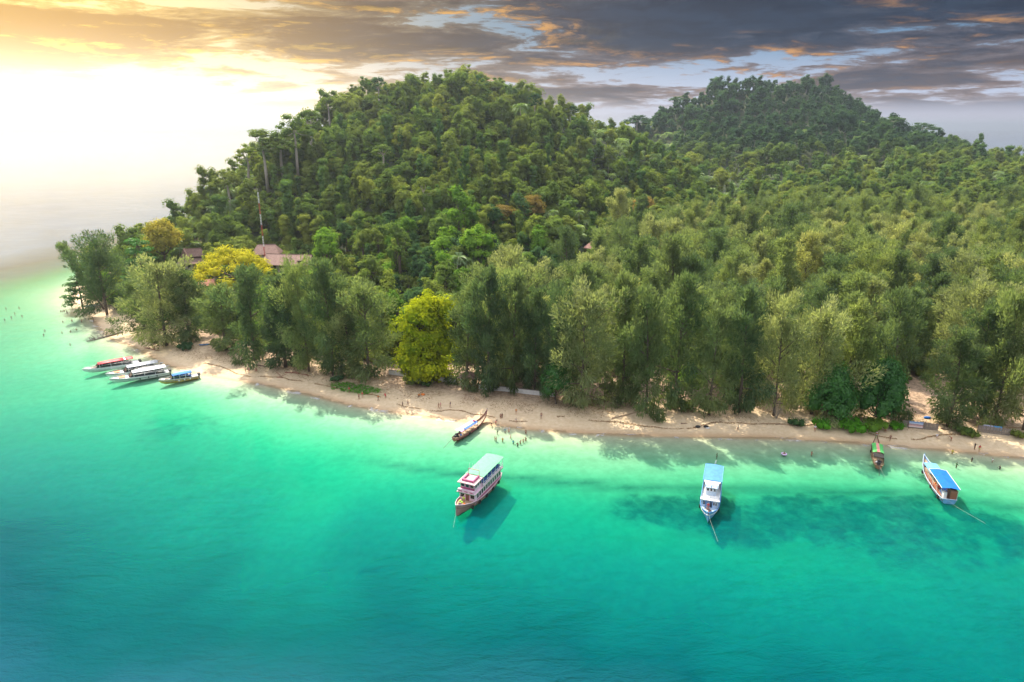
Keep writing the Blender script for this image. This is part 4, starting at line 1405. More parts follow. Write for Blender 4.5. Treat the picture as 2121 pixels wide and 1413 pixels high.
# board fences at the right, with banners hung on them
def fence(px, label, hgt=1.7):
    a = base_at(*px[0]); b_ = base_at(*px[1])
    d = Vector((b_[0] - a[0], b_[1] - a[1], 0)); ln_ = d.length; ang = math.atan2(d.y, d.x)
    o = empty('board_fence', a, ang, label, 'fence')
    n = int(ln_ / .24)
    me = MB().box(0, .2, -.02, .02, -.3, hgt).mesh('board')
    me.materials.append(M['woodgrey'])
    dz_ = (b_[2] - a[2]) / max(n, 1)
    for i in range(n):
        c = link('board', me, None, o, (i * .24, random.uniform(-.015, .015), i * dz_ + random.uniform(-.08, .06)))
        c.rotation_euler = (0, random.uniform(-.02, .02), 0)
    for zz in (.45, 1.35):
        MB().tube([(0, .09, zz), (ln_, .09, zz + b_[2] - a[2])], .05, 4).build('rail', M['woodbrown'], o)
    k = 0.0
    while k < ln_:
        MB().tube([(k, .2, -.4), (k, .2, hgt + .15)], .07, 6).build('post', M['woodbrown'], o)
        k += 2.4
    return o, a, ang


def print_mat(name, stops, vertical=True):
    """printed picture on vinyl: broad areas of colour"""
    m, b = new_mat(name)
    g = b.n('ShaderNodeTexCoord').outputs['Generated']
    s_ = b.n('ShaderNodeSeparateXYZ', {0: g})
    n = b.noise(b.vm('MULTIPLY', g, (5, 1, 7)), 1.2, 3, .6)
    f = b.m('ADD', s_.outputs[2], b.m('MULTIPLY', b.m('SUBTRACT', n, .5), .5))
    bs = b.n('ShaderNodeBsdfPrincipled', {'Base Color': b.ramp(f, stops), 'Roughness': .5})
    b.n('ShaderNodeOutputMaterial', {0: bs.outputs[0]})
    return m


def banner(u, v, w, hh, m, label, ang):
    x, y, z = base_at(u, v)
    o = MB().box(-w / 2, w / 2, -.02, .02, 0, hh).build('banner', m, None, loc=(x - .30 * math.sin(-ang) * 0, y - .35, z + .35), rz=ang)
    tag(o, label, 'banner')
    f = MB()
    for x0 in (-w / 2, w / 2):
        f.tube([(x0, 0.03, -.45), (x0, .03, hh + .1)], .04, 5)
    f.build('banner_frame', M['woodbrown'], o)
    return o


f1, a1, an1 = fence([(1868, 884), (1944, 893)], 'weathered grey board fence behind the first beach banner')
f2, a2, an2 = fence([(2024, 896), (2092, 904)], 'weathered grey board fence behind the two blue beach banners')
fence([(1240, 806), (1300, 812)], 'low grey board fence in the shade behind the leaning log', 1.4)
banner(1894, 888, 3.0, 1.45, print_mat('scenic_print', [(0, (.75, .7, .72)), (.28, (.7, .45, .4)), (.5, (.35, .2, .25)), (.62, (.55, .62, .7)), (1, (.06, .25, .6))]), 'printed picture banner, blue over brown and white, on the first board fence', an1)
banner(2042, 893, 2.0, 1.1, print_mat('pale_print', [(0, (.62, .62, .75)), (.4, (.75, .62, .7)), (.6, (.3, .35, .6)), (1, (.65, .7, .8))]), 'pale lilac printed banner, left of the blue one', an2)
banner(2062, 895, 1.7, 1.1, print_mat('blue_print', [(0, (.12, .42, .75)), (.5, (.3, .6, .82)), (.7, (.08, .35, .7)), (1, (.15, .5, .8))]), 'bright blue printed banner on the second board fence', an2)
# ------------------------------------------------------------------ boats
def hull_parts(o, st, m_hull, m_rail, m_deck, deck_drop=.22, m_low=None, rail_r=.07, tumble=.96, band=None):
    """st: (x, half beam at the sheer, half beam at the chine, z of the sheer, z of the keel), stern first"""
    rings, low = [], []
    for x, hb, hc, zs, zk in st:
        zc = zk + (zs - zk) * .32
        zm = zk + (zs - zk) * .68
        hm = hb * .55 + hc * .45
        zw = min(max(.12, zk + .02), zs - .1)
        rings.append([(x, hb, zs), (x, hm * 1.02, zm), (x, hc, zc), (x, 0, zk), (x, -hc, zc), (x, -hm * 1.02, zm), (x, -hb, zs)])
    mb = MB().rings(rings, False)
    mb.add(rings[0], [tuple(range(7))])
    h = mb.build('hull', m_hull, o, True)
    mo = h.modifiers.new('edges', 'EDGE_SPLIT'); mo.split_angle = R(38)
    # deck
    mb = MB()
    L_ = [(x, hb * .95, zs - deck_drop) for x, hb, hc, zs, zk in st]
    R_ = [(x, -hb * .95, zs - deck_drop) for x, hb, hc, zs, zk in st]
    n = len(st)
    mb.add(L_ + R_, [(i, n + i, n + i + 1, i + 1) for i in range(n - 1)])
    mb.build('deck', m_deck, o)
    for s_ in (1, -1):
        MB().tube([(x, s_ * hb, zs + .01) for x, hb, hc, zs, zk in st], rail_r, 6).build('gunwale', m_rail, o, True)
        if band is not None:
            MB().tube([(x, s_ * (hb * .6 + hc * .4) * 1.03, zk + (zs - zk) * .72) for x, hb, hc, zs, zk in st], rail_r * .9, 5).build('rubbing_strake', band, o, True)
    MB().tube([(st[0][0], st[0][1], st[0][3]), (st[0][0], -st[0][1], st[0][3])], rail_r, 6).build('transom_rail', m_rail, o)
    return h


def heading(a, b):
    return math.atan2(b[1] - a[1], b[0] - a[0])


def window_row(par, y, xs, w, z0, z1, s_, mframe, ):
    for x in xs:
        f = MB().box(x - w / 2, x + w / 2, min(s_ * y, s_ * (y + .035)), max(s_ * y, s_ * (y + .035)), z0, z1).build('window', mframe, par)
        MB().box(x - w / 2 + .07, x + w / 2 - .07, min(s_ * (y + .037), s_ * (y + .05)), max(s_ * (y + .037), s_ * (y + .05)), z0 + .07, z1 - .07).build('pane', M['glass'], f)


def front_window(par, x, y, w, z0, z1, mframe):
    f = MB().box(x, x + .035, y - w / 2, y + w / 2, z0, z1).build('window', mframe, par)
    MB().box(x + .037, x + .05, y - w / 2 + .06, y + w / 2 - .06, z0 + .06, z1 - .06).build('pane', M['glass'], f)


def tyre(par, x, y, z, r=.34):
    MB().torus((x, y, z), (0, 1, 0), r, .12, 12, 6).build('fender_tyre', M['rubber'], par, True)


def rope(par, pts, r=.013):
    MB().tube(pts, r, 5).build('anchor_rope', M['rope'], par)


def rails(par, pts, h, m, r=.035, gap=1.2, name='railing'):
    mb = MB()
    for (a, b_) in zip(pts[:-1], pts[1:]):
        a, b_ = Vector(a), Vector(b_)
        ln_ = (b_ - a).length
        n = max(1, int(ln_ / gap))
        for i in range(n + 1):
            p_ = a.lerp(b_, i / n)
            mb.tube([p_, p_ + Vector((0, 0, h))], r, 4)
        for hh in (h, h * .5):
            mb.tube([a + Vector((0, 0, hh)), b_ + Vector((0, 0, hh))], r, 4)
    mb.build(name, m, par)


# --- pink double-deck tour boat with the mint roof
bow, stern = (-10.3, 113.1), (-3.5, 128.0)
o = empty('tour_boat', ((bow[0] + stern[0]) / 2, (bow[1] + stern[1]) / 2, 0), heading(stern, bow), 'pink and white double-deck tour boat with a mint green roof, moored off the beach', 'boat')
o.scale = (.95, .95, .95)
st = [(-8.7, 1.55, 1.2, 1.35, -.55), (-7.5, 1.95, 1.6, 1.15, -.7), (-4, 2.15, 1.8, 1.0, -.8), (0, 2.2, 1.8, 1.05, -.8), (3.5, 2.05, 1.55, 1.3, -.8), (5.8, 1.65, 1.0, 1.7, -.75), (7.5, 1.0, .45, 2.1, -.55), (8.7, .3, .1, 2.5, -.1), (9.2, .04, .02, 2.7, .5)]
hull_parts(o, st, M['hullpink'], M['pinkwhite'], M['deckwood'], .3, band=M['hullbrown'])
MB().box(-7.6, 4.3, -1.82, 1.82, .75, 2.95).build('lower_cabin', M['pinkwhite'], o)
for s_ in (1, -1):
    window_row(o, 1.825, [-6.9 + 1.02 * i for i in range(11)], .74, 1.65, 2.65, s_, M['pinkwhite'])
    MB().box(-7.6, 4.3, min(s_ * 1.823, s_ * 1.85), max(s_ * 1.823, s_ * 1.85), .95, 1.35).build('side_stripe', M['magenta'], o)
for y in (-1.15, 1.15):
    front_window(o, 4.303, y, 1.0, 1.7, 2.6, M['white'])
f_ = MB().box(4.303, 4.345, -.42, .42, .85, 2.7).build('door', M['magenta'], o)
MB().box(4.347, 4.36, -.3, .3, 1.0, 2.5).build('door_pane', M['woodbrown'], f_)
MB().box(-8.3, 5.0, -2.12, 2.12, 2.952, 3.1).build('upper_deck', M['pinkwhite'], o)
for s_ in (1, -1):
    MB().box(-8.3, 5.0, min(s_ * 2.122, s_ * 2.17), max(s_ * 2.122, s_ * 2.17), 2.97, 3.09).build('deck_edge', M['green'], o)
MB().box(5.002, 5.05, -2.12, 2.12, 2.97, 3.09).build('deck_edge', M['green'], o)
# wheelhouse
MB().box(1.2, 4.2, -1.62, 1.62, 3.102, 5.1).build('wheelhouse', M['pinkwhite'], o)
MB().box(4.202, 4.235, -1.6, 1.6, 3.3, 4.95).build('wheelhouse_front', M['magenta'], o)
for y in (-1.05, 0, 1.05):
    front_window(o, 4.24, y, .86, 4.05, 4.85, M['white'])
for s_ in (1, -1):
    window_row(o, 1.623, [1.75, 2.7, 3.65], .72, 4.0, 4.85, s_, M['pinkwhite'])
MB().box(4.5, 4.95, -1.9, 1.9, 3.102, 3.75).build('front_bulwark', M['pinkwhite'], o)
for y in (-1.2, 0, 1.2):
    MB().box(4.952, 4.98, y - .35, y + .35, 3.3, 3.5).build('name_panel', M['magenta'], o)
MB().rings([[(x, y, z) for y, z in ((-2.0, 5.12), (2.0, 5.12), (2.0, 5.24), (1.0, 5.31), (-1.0, 5.31), (-2.0, 5.24))] for x in (.9, 4.9)], True, True, True).build('wheelhouse_roof', M['pinkroof'], o)
# raised magenta frame on the wheelhouse roof
mb = MB()
for y in (-1.2, 1.2):
    mb.box(1.4, 3.9, y - .13, y + .13, 5.3, 5.72)
mb.box(3.902, 4.2, -1.33, 1.33, 5.3, 5.72)
mb.build('roof_coaming', M['magenta'], o)
mb = MB()
mb.tube([(1.5, -1.25, 5.6), (1.3, -1.25, 6.7), (1.3, 1.25, 6.7), (1.5, 1.25, 5.6)], .08, 6)
mb.build('roof_arch', M['magenta'], o)
mb = MB()
for y in (-1.0, -.3, .5, 1.0):
    mb.tube([(1.3, y, 6.7), (1.25, y, 8.0)], .03, 4)
mb.build('antenna', M['white'], o)
# mint roof on posts
pr = [(-2.12, 5.32), (-1.4, 5.44), (0, 5.5), (1.4, 5.44), (2.12, 5.32)]
MB().rings([[(x, y, z) for y, z in pr] + [(x, y, z - .09) for y, z in reversed(pr)] for x in (-8.7, 1.18)], True, True, True).build('roof', M['mint'], o)
for i in range(6):
    for s_ in (1, -1):
        MB().tube([(-8.3 + 1.85 * i, s_ * 1.98, 3.1), (-8.3 + 1.85 * i, s_ * 1.98, 5.35)], .055, 5).build('post', M['white'], o)
for s_ in (1, -1):
    rails(o, [(-8.2, s_ * 2.02, 3.1), (1.1, s_ * 2.02, 3.1)], .9, M['white'])
    MB().box(-8.2, 1.1, min(s_ * 1.99, s_ * 2.01), max(s_ * 1.99, s_ * 2.01), 3.2, 3.62).build('rail_panel', M['pinkwhite'], o)
rails(o, [(-8.2, -2.0, 3.1), (-8.2, 2.0, 3.1)], .9, M['white'])
for i in range(6):
    for s_ in (.95, -.95):
        b_ = MB().box(-7.6 + 1.4 * i, -7.15 + 1.4 * i, s_ - .7, s_ + .7, 3.104, 3.5).box(-7.68 + 1.4 * i, -7.61 + 1.4 * i, s_ - .7, s_ + .7, 3.104, 3.95).build('bench', M['bluecanvas'], o)
for x, s_ in ((-6, 1), (-3, 1), (0, 1), (3, 1), (5.4, 1), (-6, -1), (-3, -1), (0, -1), (3, -1), (5.4, -1)):
    hb = np.interp(x, [q[0] for q in st], [q[1] for q in st])
    tyre(o, x, s_ * (hb + .05), .62)
MB().tube([(-8.7, 0, 1.3), (-9.3, 0, 5.0)], .045, 5).build('flag_staff', M['white'], o)
MB().rings([[(-9.1, 0, 4.1), (-9.25, 0, 4.95)], [(-9.6, .2, 4.0), (-9.75, .25, 4.85)], [(-10.2, .1, 4.0), (-10.3, .15, 4.8)]], False).build('flag', M['red'], o)
for y in (-.5, 0, .55):
    MB().ball((6.6 + y * .5, y * 1.2, 1.95), .22, 1.2, 1, .8).build('coiled_gear', M['lime'] if y < .2 else M['orange'], o, True)
MB().box(7.3, 7.7, -.25, .25, 1.85, 2.25).build('windlass', M['dark'], o)
for k in range(5):
    MB().ball((-8.35 + .1 * k, -1.3 + .6 * k, 1.6 + .1 * (k % 2)), .3, 1, 1, 1).build('life_jacket', M['lime' if k % 2 else 'orange'], o, True)
rope(o, [(9.1, .1, 2.55), (10.2, .5, 1.2), (12.6, 1.3, 0.0), (15.5, 2.2, -1.6)])

# --- blue double-deck boat
bow, stern = (36.2, 110.6), (41.2, 124.8)
o = empty('tour_boat', ((bow[0] + stern[0]) / 2, (bow[1] + stern[1]) / 2, 0), heading(stern, bow), 'blue and white double-deck boat with a flat blue roof, bow pointing away from the beach', 'boat')
st = [(-7.3, 1.35, 1.05, 1.2, -.5), (-6, 1.65, 1.35, 1.05, -.6), (-3, 1.8, 1.5, .95, -.7), (0, 1.85, 1.5, 1.0, -.7), (3, 1.75, 1.3, 1.25, -.7), (5, 1.4, .85, 1.6, -.6), (6.5, .8, .35, 1.95, -.4), (7.5, .2, .08, 2.25, 0), (7.85, .04, .02, 2.4, .5)]
hull_parts(o, st, M['skyblue'], M['roofblue'], M['paleblue'], .28, band=M['white'])
MB().box(-6.2, 3.6, -1.5, 1.5, .72, 2.7).build('lower_cabin', M['paleblue'], o)
for s_ in (1, -1):
    window_row(o, 1.503, [-5.6 + .98 * i for i in range(9)], .7, 1.5, 2.4, s_, M['skyblue'])
for y in (.75, 1.15):
    front_window(o, 3.603, y, .38, 1.6, 2.3, M['white'])
front_window(o, 3.603, -1.05, .5, 1.55, 2.3, M['skyblue'])
f_ = MB().box(3.603, 3.64, -.05, .5, .75, 2.45).build('door', M['roofblue'], o)
MB().box(3.642, 3.655, .05, .4, .95, 2.3).build('door_pane', M['glass'], f_)
mb = MB()
for k in range(6):
    mb.box(3.72 + .07 * (5 - k), 3.98 + .07 * (5 - k), -.72, -.22, .9 + .33 * k, .96 + .33 * k)
for y in (-.76, -.2):
    mb.tube([(4.35, y, .8), (3.72, y, 2.95)], .035, 5)
mb.build('ladder', M['roofblue'], o)
MB().box(-7.0, 4.1, -1.75, 1.75, 2.702, 2.85).build('upper_deck', M['white'], o)
for s_ in (1, -1):
    MB().box(-7.0, 4.1, min(s_ * 1.752, s_ * 1.8), max(s_ * 1.752, s_ * 1.8), 2.66, 2.86).build('deck_edge', M['skyblue'], o)
    MB().box(-6.9, 3.2, min(s_ * 1.68, s_ * 1.72), max(s_ * 1.68, s_ * 1.72), 2.87, 3.45).build('bulwark', M['skyblue'], o)
MB().box(.4, 2.2, -.95, .95, 2.852, 4.6).build('wheelhouse', M['paleblue'], o)
for y in (-.6, 0, .6):
    front_window(o, 2.203, y, .46, 3.75, 4.4, M['white'])
for s_ in (1, -1):
    window_row(o, .953, [.9, 1.7], .55, 3.75, 4.4, s_, M['white'])
MB().box(.1, 2.6, -1.2, 1.2, 4.602, 4.72).build('wheelhouse_roof', M['paleblue'], o)
rails(o, [(2.5, -1.1, 4.72), (2.5, 1.1, 4.72)], .45, M['roofblue'], .05, .8, 'roof_rail')
MB().box(-1.0, .3, -1.5, 1.5, 4.55, 4.62).build('front_awning', M['white'], o)
pr = [(-1.72, 4.62), (-.8, 4.74), (0, 4.78), (.8, 4.74), (1.72, 4.62)]
MB().rings([[(x, y, z) for y, z in pr] + [(x, y, z - .08) for y, z in reversed(pr)] for x in (-7.3, -.3)], True, True, True).build('roof', M['roofblue'], o)
for s_ in (1, -1):
    MB().tube([(-7.3, s_ * 1.74, 4.64), (-.3, s_ * 1.74, 4.64)], .06, 5).build('roof_edge', M['skyblue'], o)
    for i in range(5):
        MB().tube([(-6.8 + 1.6 * i, s_ * 1.62, 2.85), (-6.8 + 1.6 * i, s_ * 1.62, 4.62)], .05, 5).build('post', M['skyblue'], o)
for i in range(4):
    for s_ in (.8, -.8):
        MB().box(-6.2 + 1.35 * i, -5.8 + 1.35 * i, s_ - .6, s_ + .6, 2.854, 3.25).build('bench', M['white'], o)
rails(o, [(2.3, 1.6, 2.87), (3.9, 1.6, 2.87), (3.95, -1.6, 2.87)], .75, M['white'], .03, .7)
for x, s_ in ((3.2, 1), (-1, 1), (3.0, -1), (0, -1), (-4, -1)):
    hb = np.interp(x, [q[0] for q in st], [q[1] for q in st])
    tyre(o, x, s_ * (hb + .06), .6, .3)
for k, y in enumerate((-.35, 0, .3)):
    MB().ball((5.0 + .35 * k, y, 1.55), .24).build('rope_coil', M['red'] if k == 1 else M['woodbrown'], o, True)
MB().box(6.6, 7.9, -.09, .09, 2.05, 2.2).build('bowsprit', M['woodbrown'], o)
MB().box(5.9, 6.2, -.2, .2, 1.6, 2.1).build('windlass', M['dark'], o)
MB().tube([(-7.3, 0, 1.2), (-7.9, 0, 5.3)], .04, 5).build('flag_staff', M['white'], o)
MB().rings([[(-7.75, 0, 4.5), (-7.85, 0, 5.25)], [(-8.2, .2, 4.4), (-8.3, .25, 5.1)], [(-8.8, .1, 4.4), (-8.9, .15, 5.1)]], False).build('flag', M['white'], o)
rope(o, [(7.6, 0, 2.25), (8.8, .5, 1.3), (11.4, 1.6, .4), (14.0, 2.6, -.3), (17, 3.6, -1.4)])

# --- blue wooden boat with two canopies, bow to the beach
bow, stern = (89.2, 133.6), (84.9, 116.9)
o = empty('wooden_boat', ((bow[0] + stern[0]) / 2, (bow[1] + stern[1]) / 2, 0), heading(stern, bow), 'blue wooden boat with a two-level bright blue canopy, nearest the right end of the beach', 'boat')
st = [(-8.2, 1.25, .95, 1.0, -.4), (-7, 1.45, 1.15, .9, -.45), (-3.5, 1.6, 1.3, .8, -.5), (0, 1.6, 1.3, .82, -.5), (3, 1.45, 1.05, 1.0, -.5), (5.4, 1.0, .6, 1.4, -.4), (7.2, .5, .2, 1.8, -.1), (8.2, .16, .05, 2.2, .6), (8.6, .05, .02, 2.5, 1.2)]
hull_parts(o, st, M['skyblue'], M['paleblue'], M['deckwood'], .35, band=M['woodbrown'])
pr = [(-1.25, 2.35), (0, 2.5), (1.25, 2.35)]
MB().rings([[(x, y, z) for y, z in pr] + [(x, y, z - .07) for y, z in reversed(pr)] for x in (-.6, 4.6)], True, True, True).build('front_canopy', M['skyblue'], o)
pr = [(-1.6, 3.1), (0, 3.32), (1.6, 3.1)]
MB().rings([[(x, y, z) for y, z in pr] + [(x, y, z - .07) for y, z in reversed(pr)] for x in (-7.9, .1)], True, True, True).build('rear_canopy', M['deepblue'], o)
for s_ in (1, -1):
    MB().tube([(-7.9, s_ * 1.62, 3.12), (.1, s_ * 1.62, 3.12)], .05, 5).build('canopy_edge', M['white'], o)
    for x in (-7.6, -5, -2.4, -.1):
        MB().tube([(x, s_ * 1.35, .6), (x, s_ * 1.5, 3.1)], .045, 5).build('post', M['white'], o)
    for x in (1.6, 4.3):
        MB().tube([(x, s_ * 1.1, .7), (x, s_ * 1.15, 2.36)], .045, 5).build('post', M['white'], o)
    MB().box(-6.5, 3.8, s_ * 1.0 - .22, s_ * 1.0 + .22, .5, .85).build('bench', M['woodred'], o)
MB().tube([(.12, -1.6, 3.12), (.12, 0, 3.34), (.12, 1.6, 3.12)], .05, 5).build('canopy_edge', M['white'], o)
MB().box(-7.9, -6.2, -1.25, -.05, .66, 2.75).build('stern_cabin', M['woodbrown'], o)
MB().box(-7.93, -7.903, -1.2, -.1, .8, 2.6).build('cabin_door', M['woodred'], o)
MB().box(-7.5, -6.6, .35, .9, .66, 2.0).build('tank', M['white'], o)
MB().box(-5.6, -4.2, -.5, .5, .5, 1.3).build('engine_box', M['bluecanvas'], o)
MB().box(5.2, 6.0, -.75, .75, 1.15, 1.28).build('foredeck_hatch', M['dark'], o)
for x, s_ in ((3.8, 1), (-2.5, 1), (-6.5, 1), (2, -1), (-4, -1)):
    hb = np.interp(x, [q[0] for q in st], [q[1] for q in st])
    tyre(o, x, s_ * (hb + .06), .5, .3)
for k in range(3):
    MB().ball((-3.2 + .7 * k, .55, .95), .2, 1, 1, 1.3).build('life_jacket', M['orange'], o, True)
MB().tube([(8.3, 0, 2.2), (8.4, 0, 2.9)], .05, 5).build('prow_post', M['skyblue'], o)
rope(o, [(-8.1, .5, .9), (-10, -.8, .45), (-14, -4.0, .06), (-19, -8.5, -1.3)])


# --- slender longtail boats
def longtail(bow, stern, L_, bm, label, canopy, cm, stripe, engine_len, goods):
    o = empty('longtail_boat', ((bow[0] + stern[0]) / 2, (bow[1] + stern[1]) / 2, 0), heading(stern, bow), label, 'longtail boat')
    h = L_ / 2
    st = [(-h, bm * .30, bm * .22, .85, -.15), (-h * .85, bm * .42, bm * .32, .68, -.28), (-h * .4, bm * .5, bm * .4, .6, -.32), (h * .1, bm * .5, bm * .38, .66, -.3), (h * .45, bm * .42, bm * .26, .9, -.25),
          (h * .72, bm * .26, bm * .12, 1.35, 0), (h * .9, bm * .12, .05, 2.0, .7), (h, .07, .03, 2.75, 1.7), (h * 1.03, .05, .02, 3.2, 2.4)]
    hull_parts(o, st, M['woodred'], M['woodbrown'], M['deckwood'], .3, rail_r=.06, band=stripe)
    for i in range(6):
        x = -h * .7 + h * 1.2 * i / 5
        hb = np.interp(x, [q[0] for q in st], [q[1] for q in st])
        MB().box(x - .12, x + .12, -hb * .93, hb * .93, .42, .48).build('thwart', M['deckwood'], o)
    x0, x1 = canopy
    w = bm * .46
    zc = 1.85
    for j, (ya, yb, mm) in enumerate(cm):
        pr = [ya * w, (ya + yb) / 2 * w, yb * w]
        zz = [zc + .28 * (1 - (y / w) ** 2) for y in pr]
        MB().rings([[(x, y, z) for y, z in zip(pr, zz)] + [(x, y, z - .04) for y, z in reversed(list(zip(pr, zz)))] for x in (x0, (x0 + x1) / 2, x1)], True, True, True).build('canopy_sheet', mm, o)
    for x in (x0 + .1, (x0 + x1) / 2, x1 - .1):
        for s_ in (1, -1):
            MB().tube([(x, s_ * w * .97, .5), (x, s_ * w * .97, zc)], .035, 5).build('post', M['woodbrown'], o)
    # engine, tiller and the long shaft
    e = MB().box(-h * .96, -h * .82, -.32, .32, .8, 1.35).box(-h * .90, -h * .80, -.2, .2, 1.352, 1.6).build('engine', M['dark'], o)
    MB().tube([(-h * .95, 0, 1.1), (-h - engine_len * .5, 0, .55), (-h - engine_len, 0, -.05)], .045, 6).build('drive_shaft', M['dark'], e)
    MB().tube([(-h * .8, 0, 1.35), (-h * .62, .2, 1.5)], .04, 5).build('tiller', M['steel'], e)
    for k, (x, y, r, mm) in enumerate(goods):
        MB().ball((x, y, .78), r, 1, 1, .9).build('cargo_bundle', M[mm], o, True)
    # ribbons round the prow
    for k, mm in enumerate(('lilac', 'orange', 'white')):
        MB().torus((h * (.985 + .012 * k), 0, 2.6 + .2 * k), (.4, 0, 1), .11, .05, 10, 5).build('prow_ribbon', M[mm], o, True)
    for x, s_ in ((h * .2, 1), (-h * .3, -1), (h * .2, -1)):
        tyre(o, x, s_ * (bm * .5 + .04), .4, .22)
    return o


o = longtail((-6.2, 157.2), (-13.6, 145.0), 14.0, 2.1, 'wooden longtail boat with a lilac, white and blue canopy, bow run onto the beach', (-3.6, 1.6),
             [(-1.02, -.45, M['bluecanvas']), (-.45, .15, M['white']), (.15, 1.02, M['lilac'])], M['magenta'], 4.2, [(-5.2, .3, .3, 'dark'), (-4.7, -.35, .3, 'bluecanvas'), (-4.9, .5, .22, 'white'), (-5.6, -.2, .28, 'dark')])
MB().torus((2.3, .2, .72), (0, 0, 1), .36, .11, 14, 6).build('life_ring', M['white'], o, True)
MB().torus((1.0, -.2, 2.2), (.1, 0, 1), .30, .10, 14, 6).build('life_ring', M['magenta'], o, True)
pr = [(-1.0, 1.95), (0, 2.15), (1.0, 1.95)]
MB().rings([[(x, y, z) for y, z in pr] + [(x, y, z - .04) for y, z in reversed(pr)] for x in (-5.3, -4.0)], True, True, True).build('stern_awning', M['lilac'], o)
for s_ in (1, -1):
    MB().tube([(-5.2, s_ * .95, .5), (-5.2, s_ * .95, 1.95)], .03, 5).build('post', M['woodbrown'], o)
MB().tube([(4.2, .1, .8), (4.2, .1, 3.4)], .04, 5).build('bow_pole', M['dark'], o)

o = longtail((83.9, 143.4), (78.6, 131.6), 13.0, 2.35, 'wooden longtail boat with a green canopy striped pink, bow to the beach', (-2.2, 2.6),
             [(-1.02, -.28, M['canopygreen']), (-.28, .28, M['canopypink']), (.28, 1.02, M['canopygreen'])], M['canopygreen'], 3.4, [(-4.8, .3, .3, 'white'), (-4.4, -.4, .3, 'dark')])
MB().box(-4.3, -2.25, -1.0, 1.0, 1.72, 1.78).build('stern_tarp', M['rubber'], o)
for s_ in (1, -1):
    MB().tube([(-4.2, s_ * .92, .5), (-4.2, s_ * .92, 1.72)], .03, 5).build('post', M['woodbrown'], o)
MB().ball((4.0, 0, 1.0), .62, 1.1, .9, .6).build('bow_cover', M['canopygreen'], o, True)
MB().box(2.7, 3.3, -.75, .75, .8, .92).build('bow_mat', M['paleblue'], o)
rope(o, [(-6.4, 0, .9), (-8.5, -.6, .4), (-10.3, -1.2, -.1)])


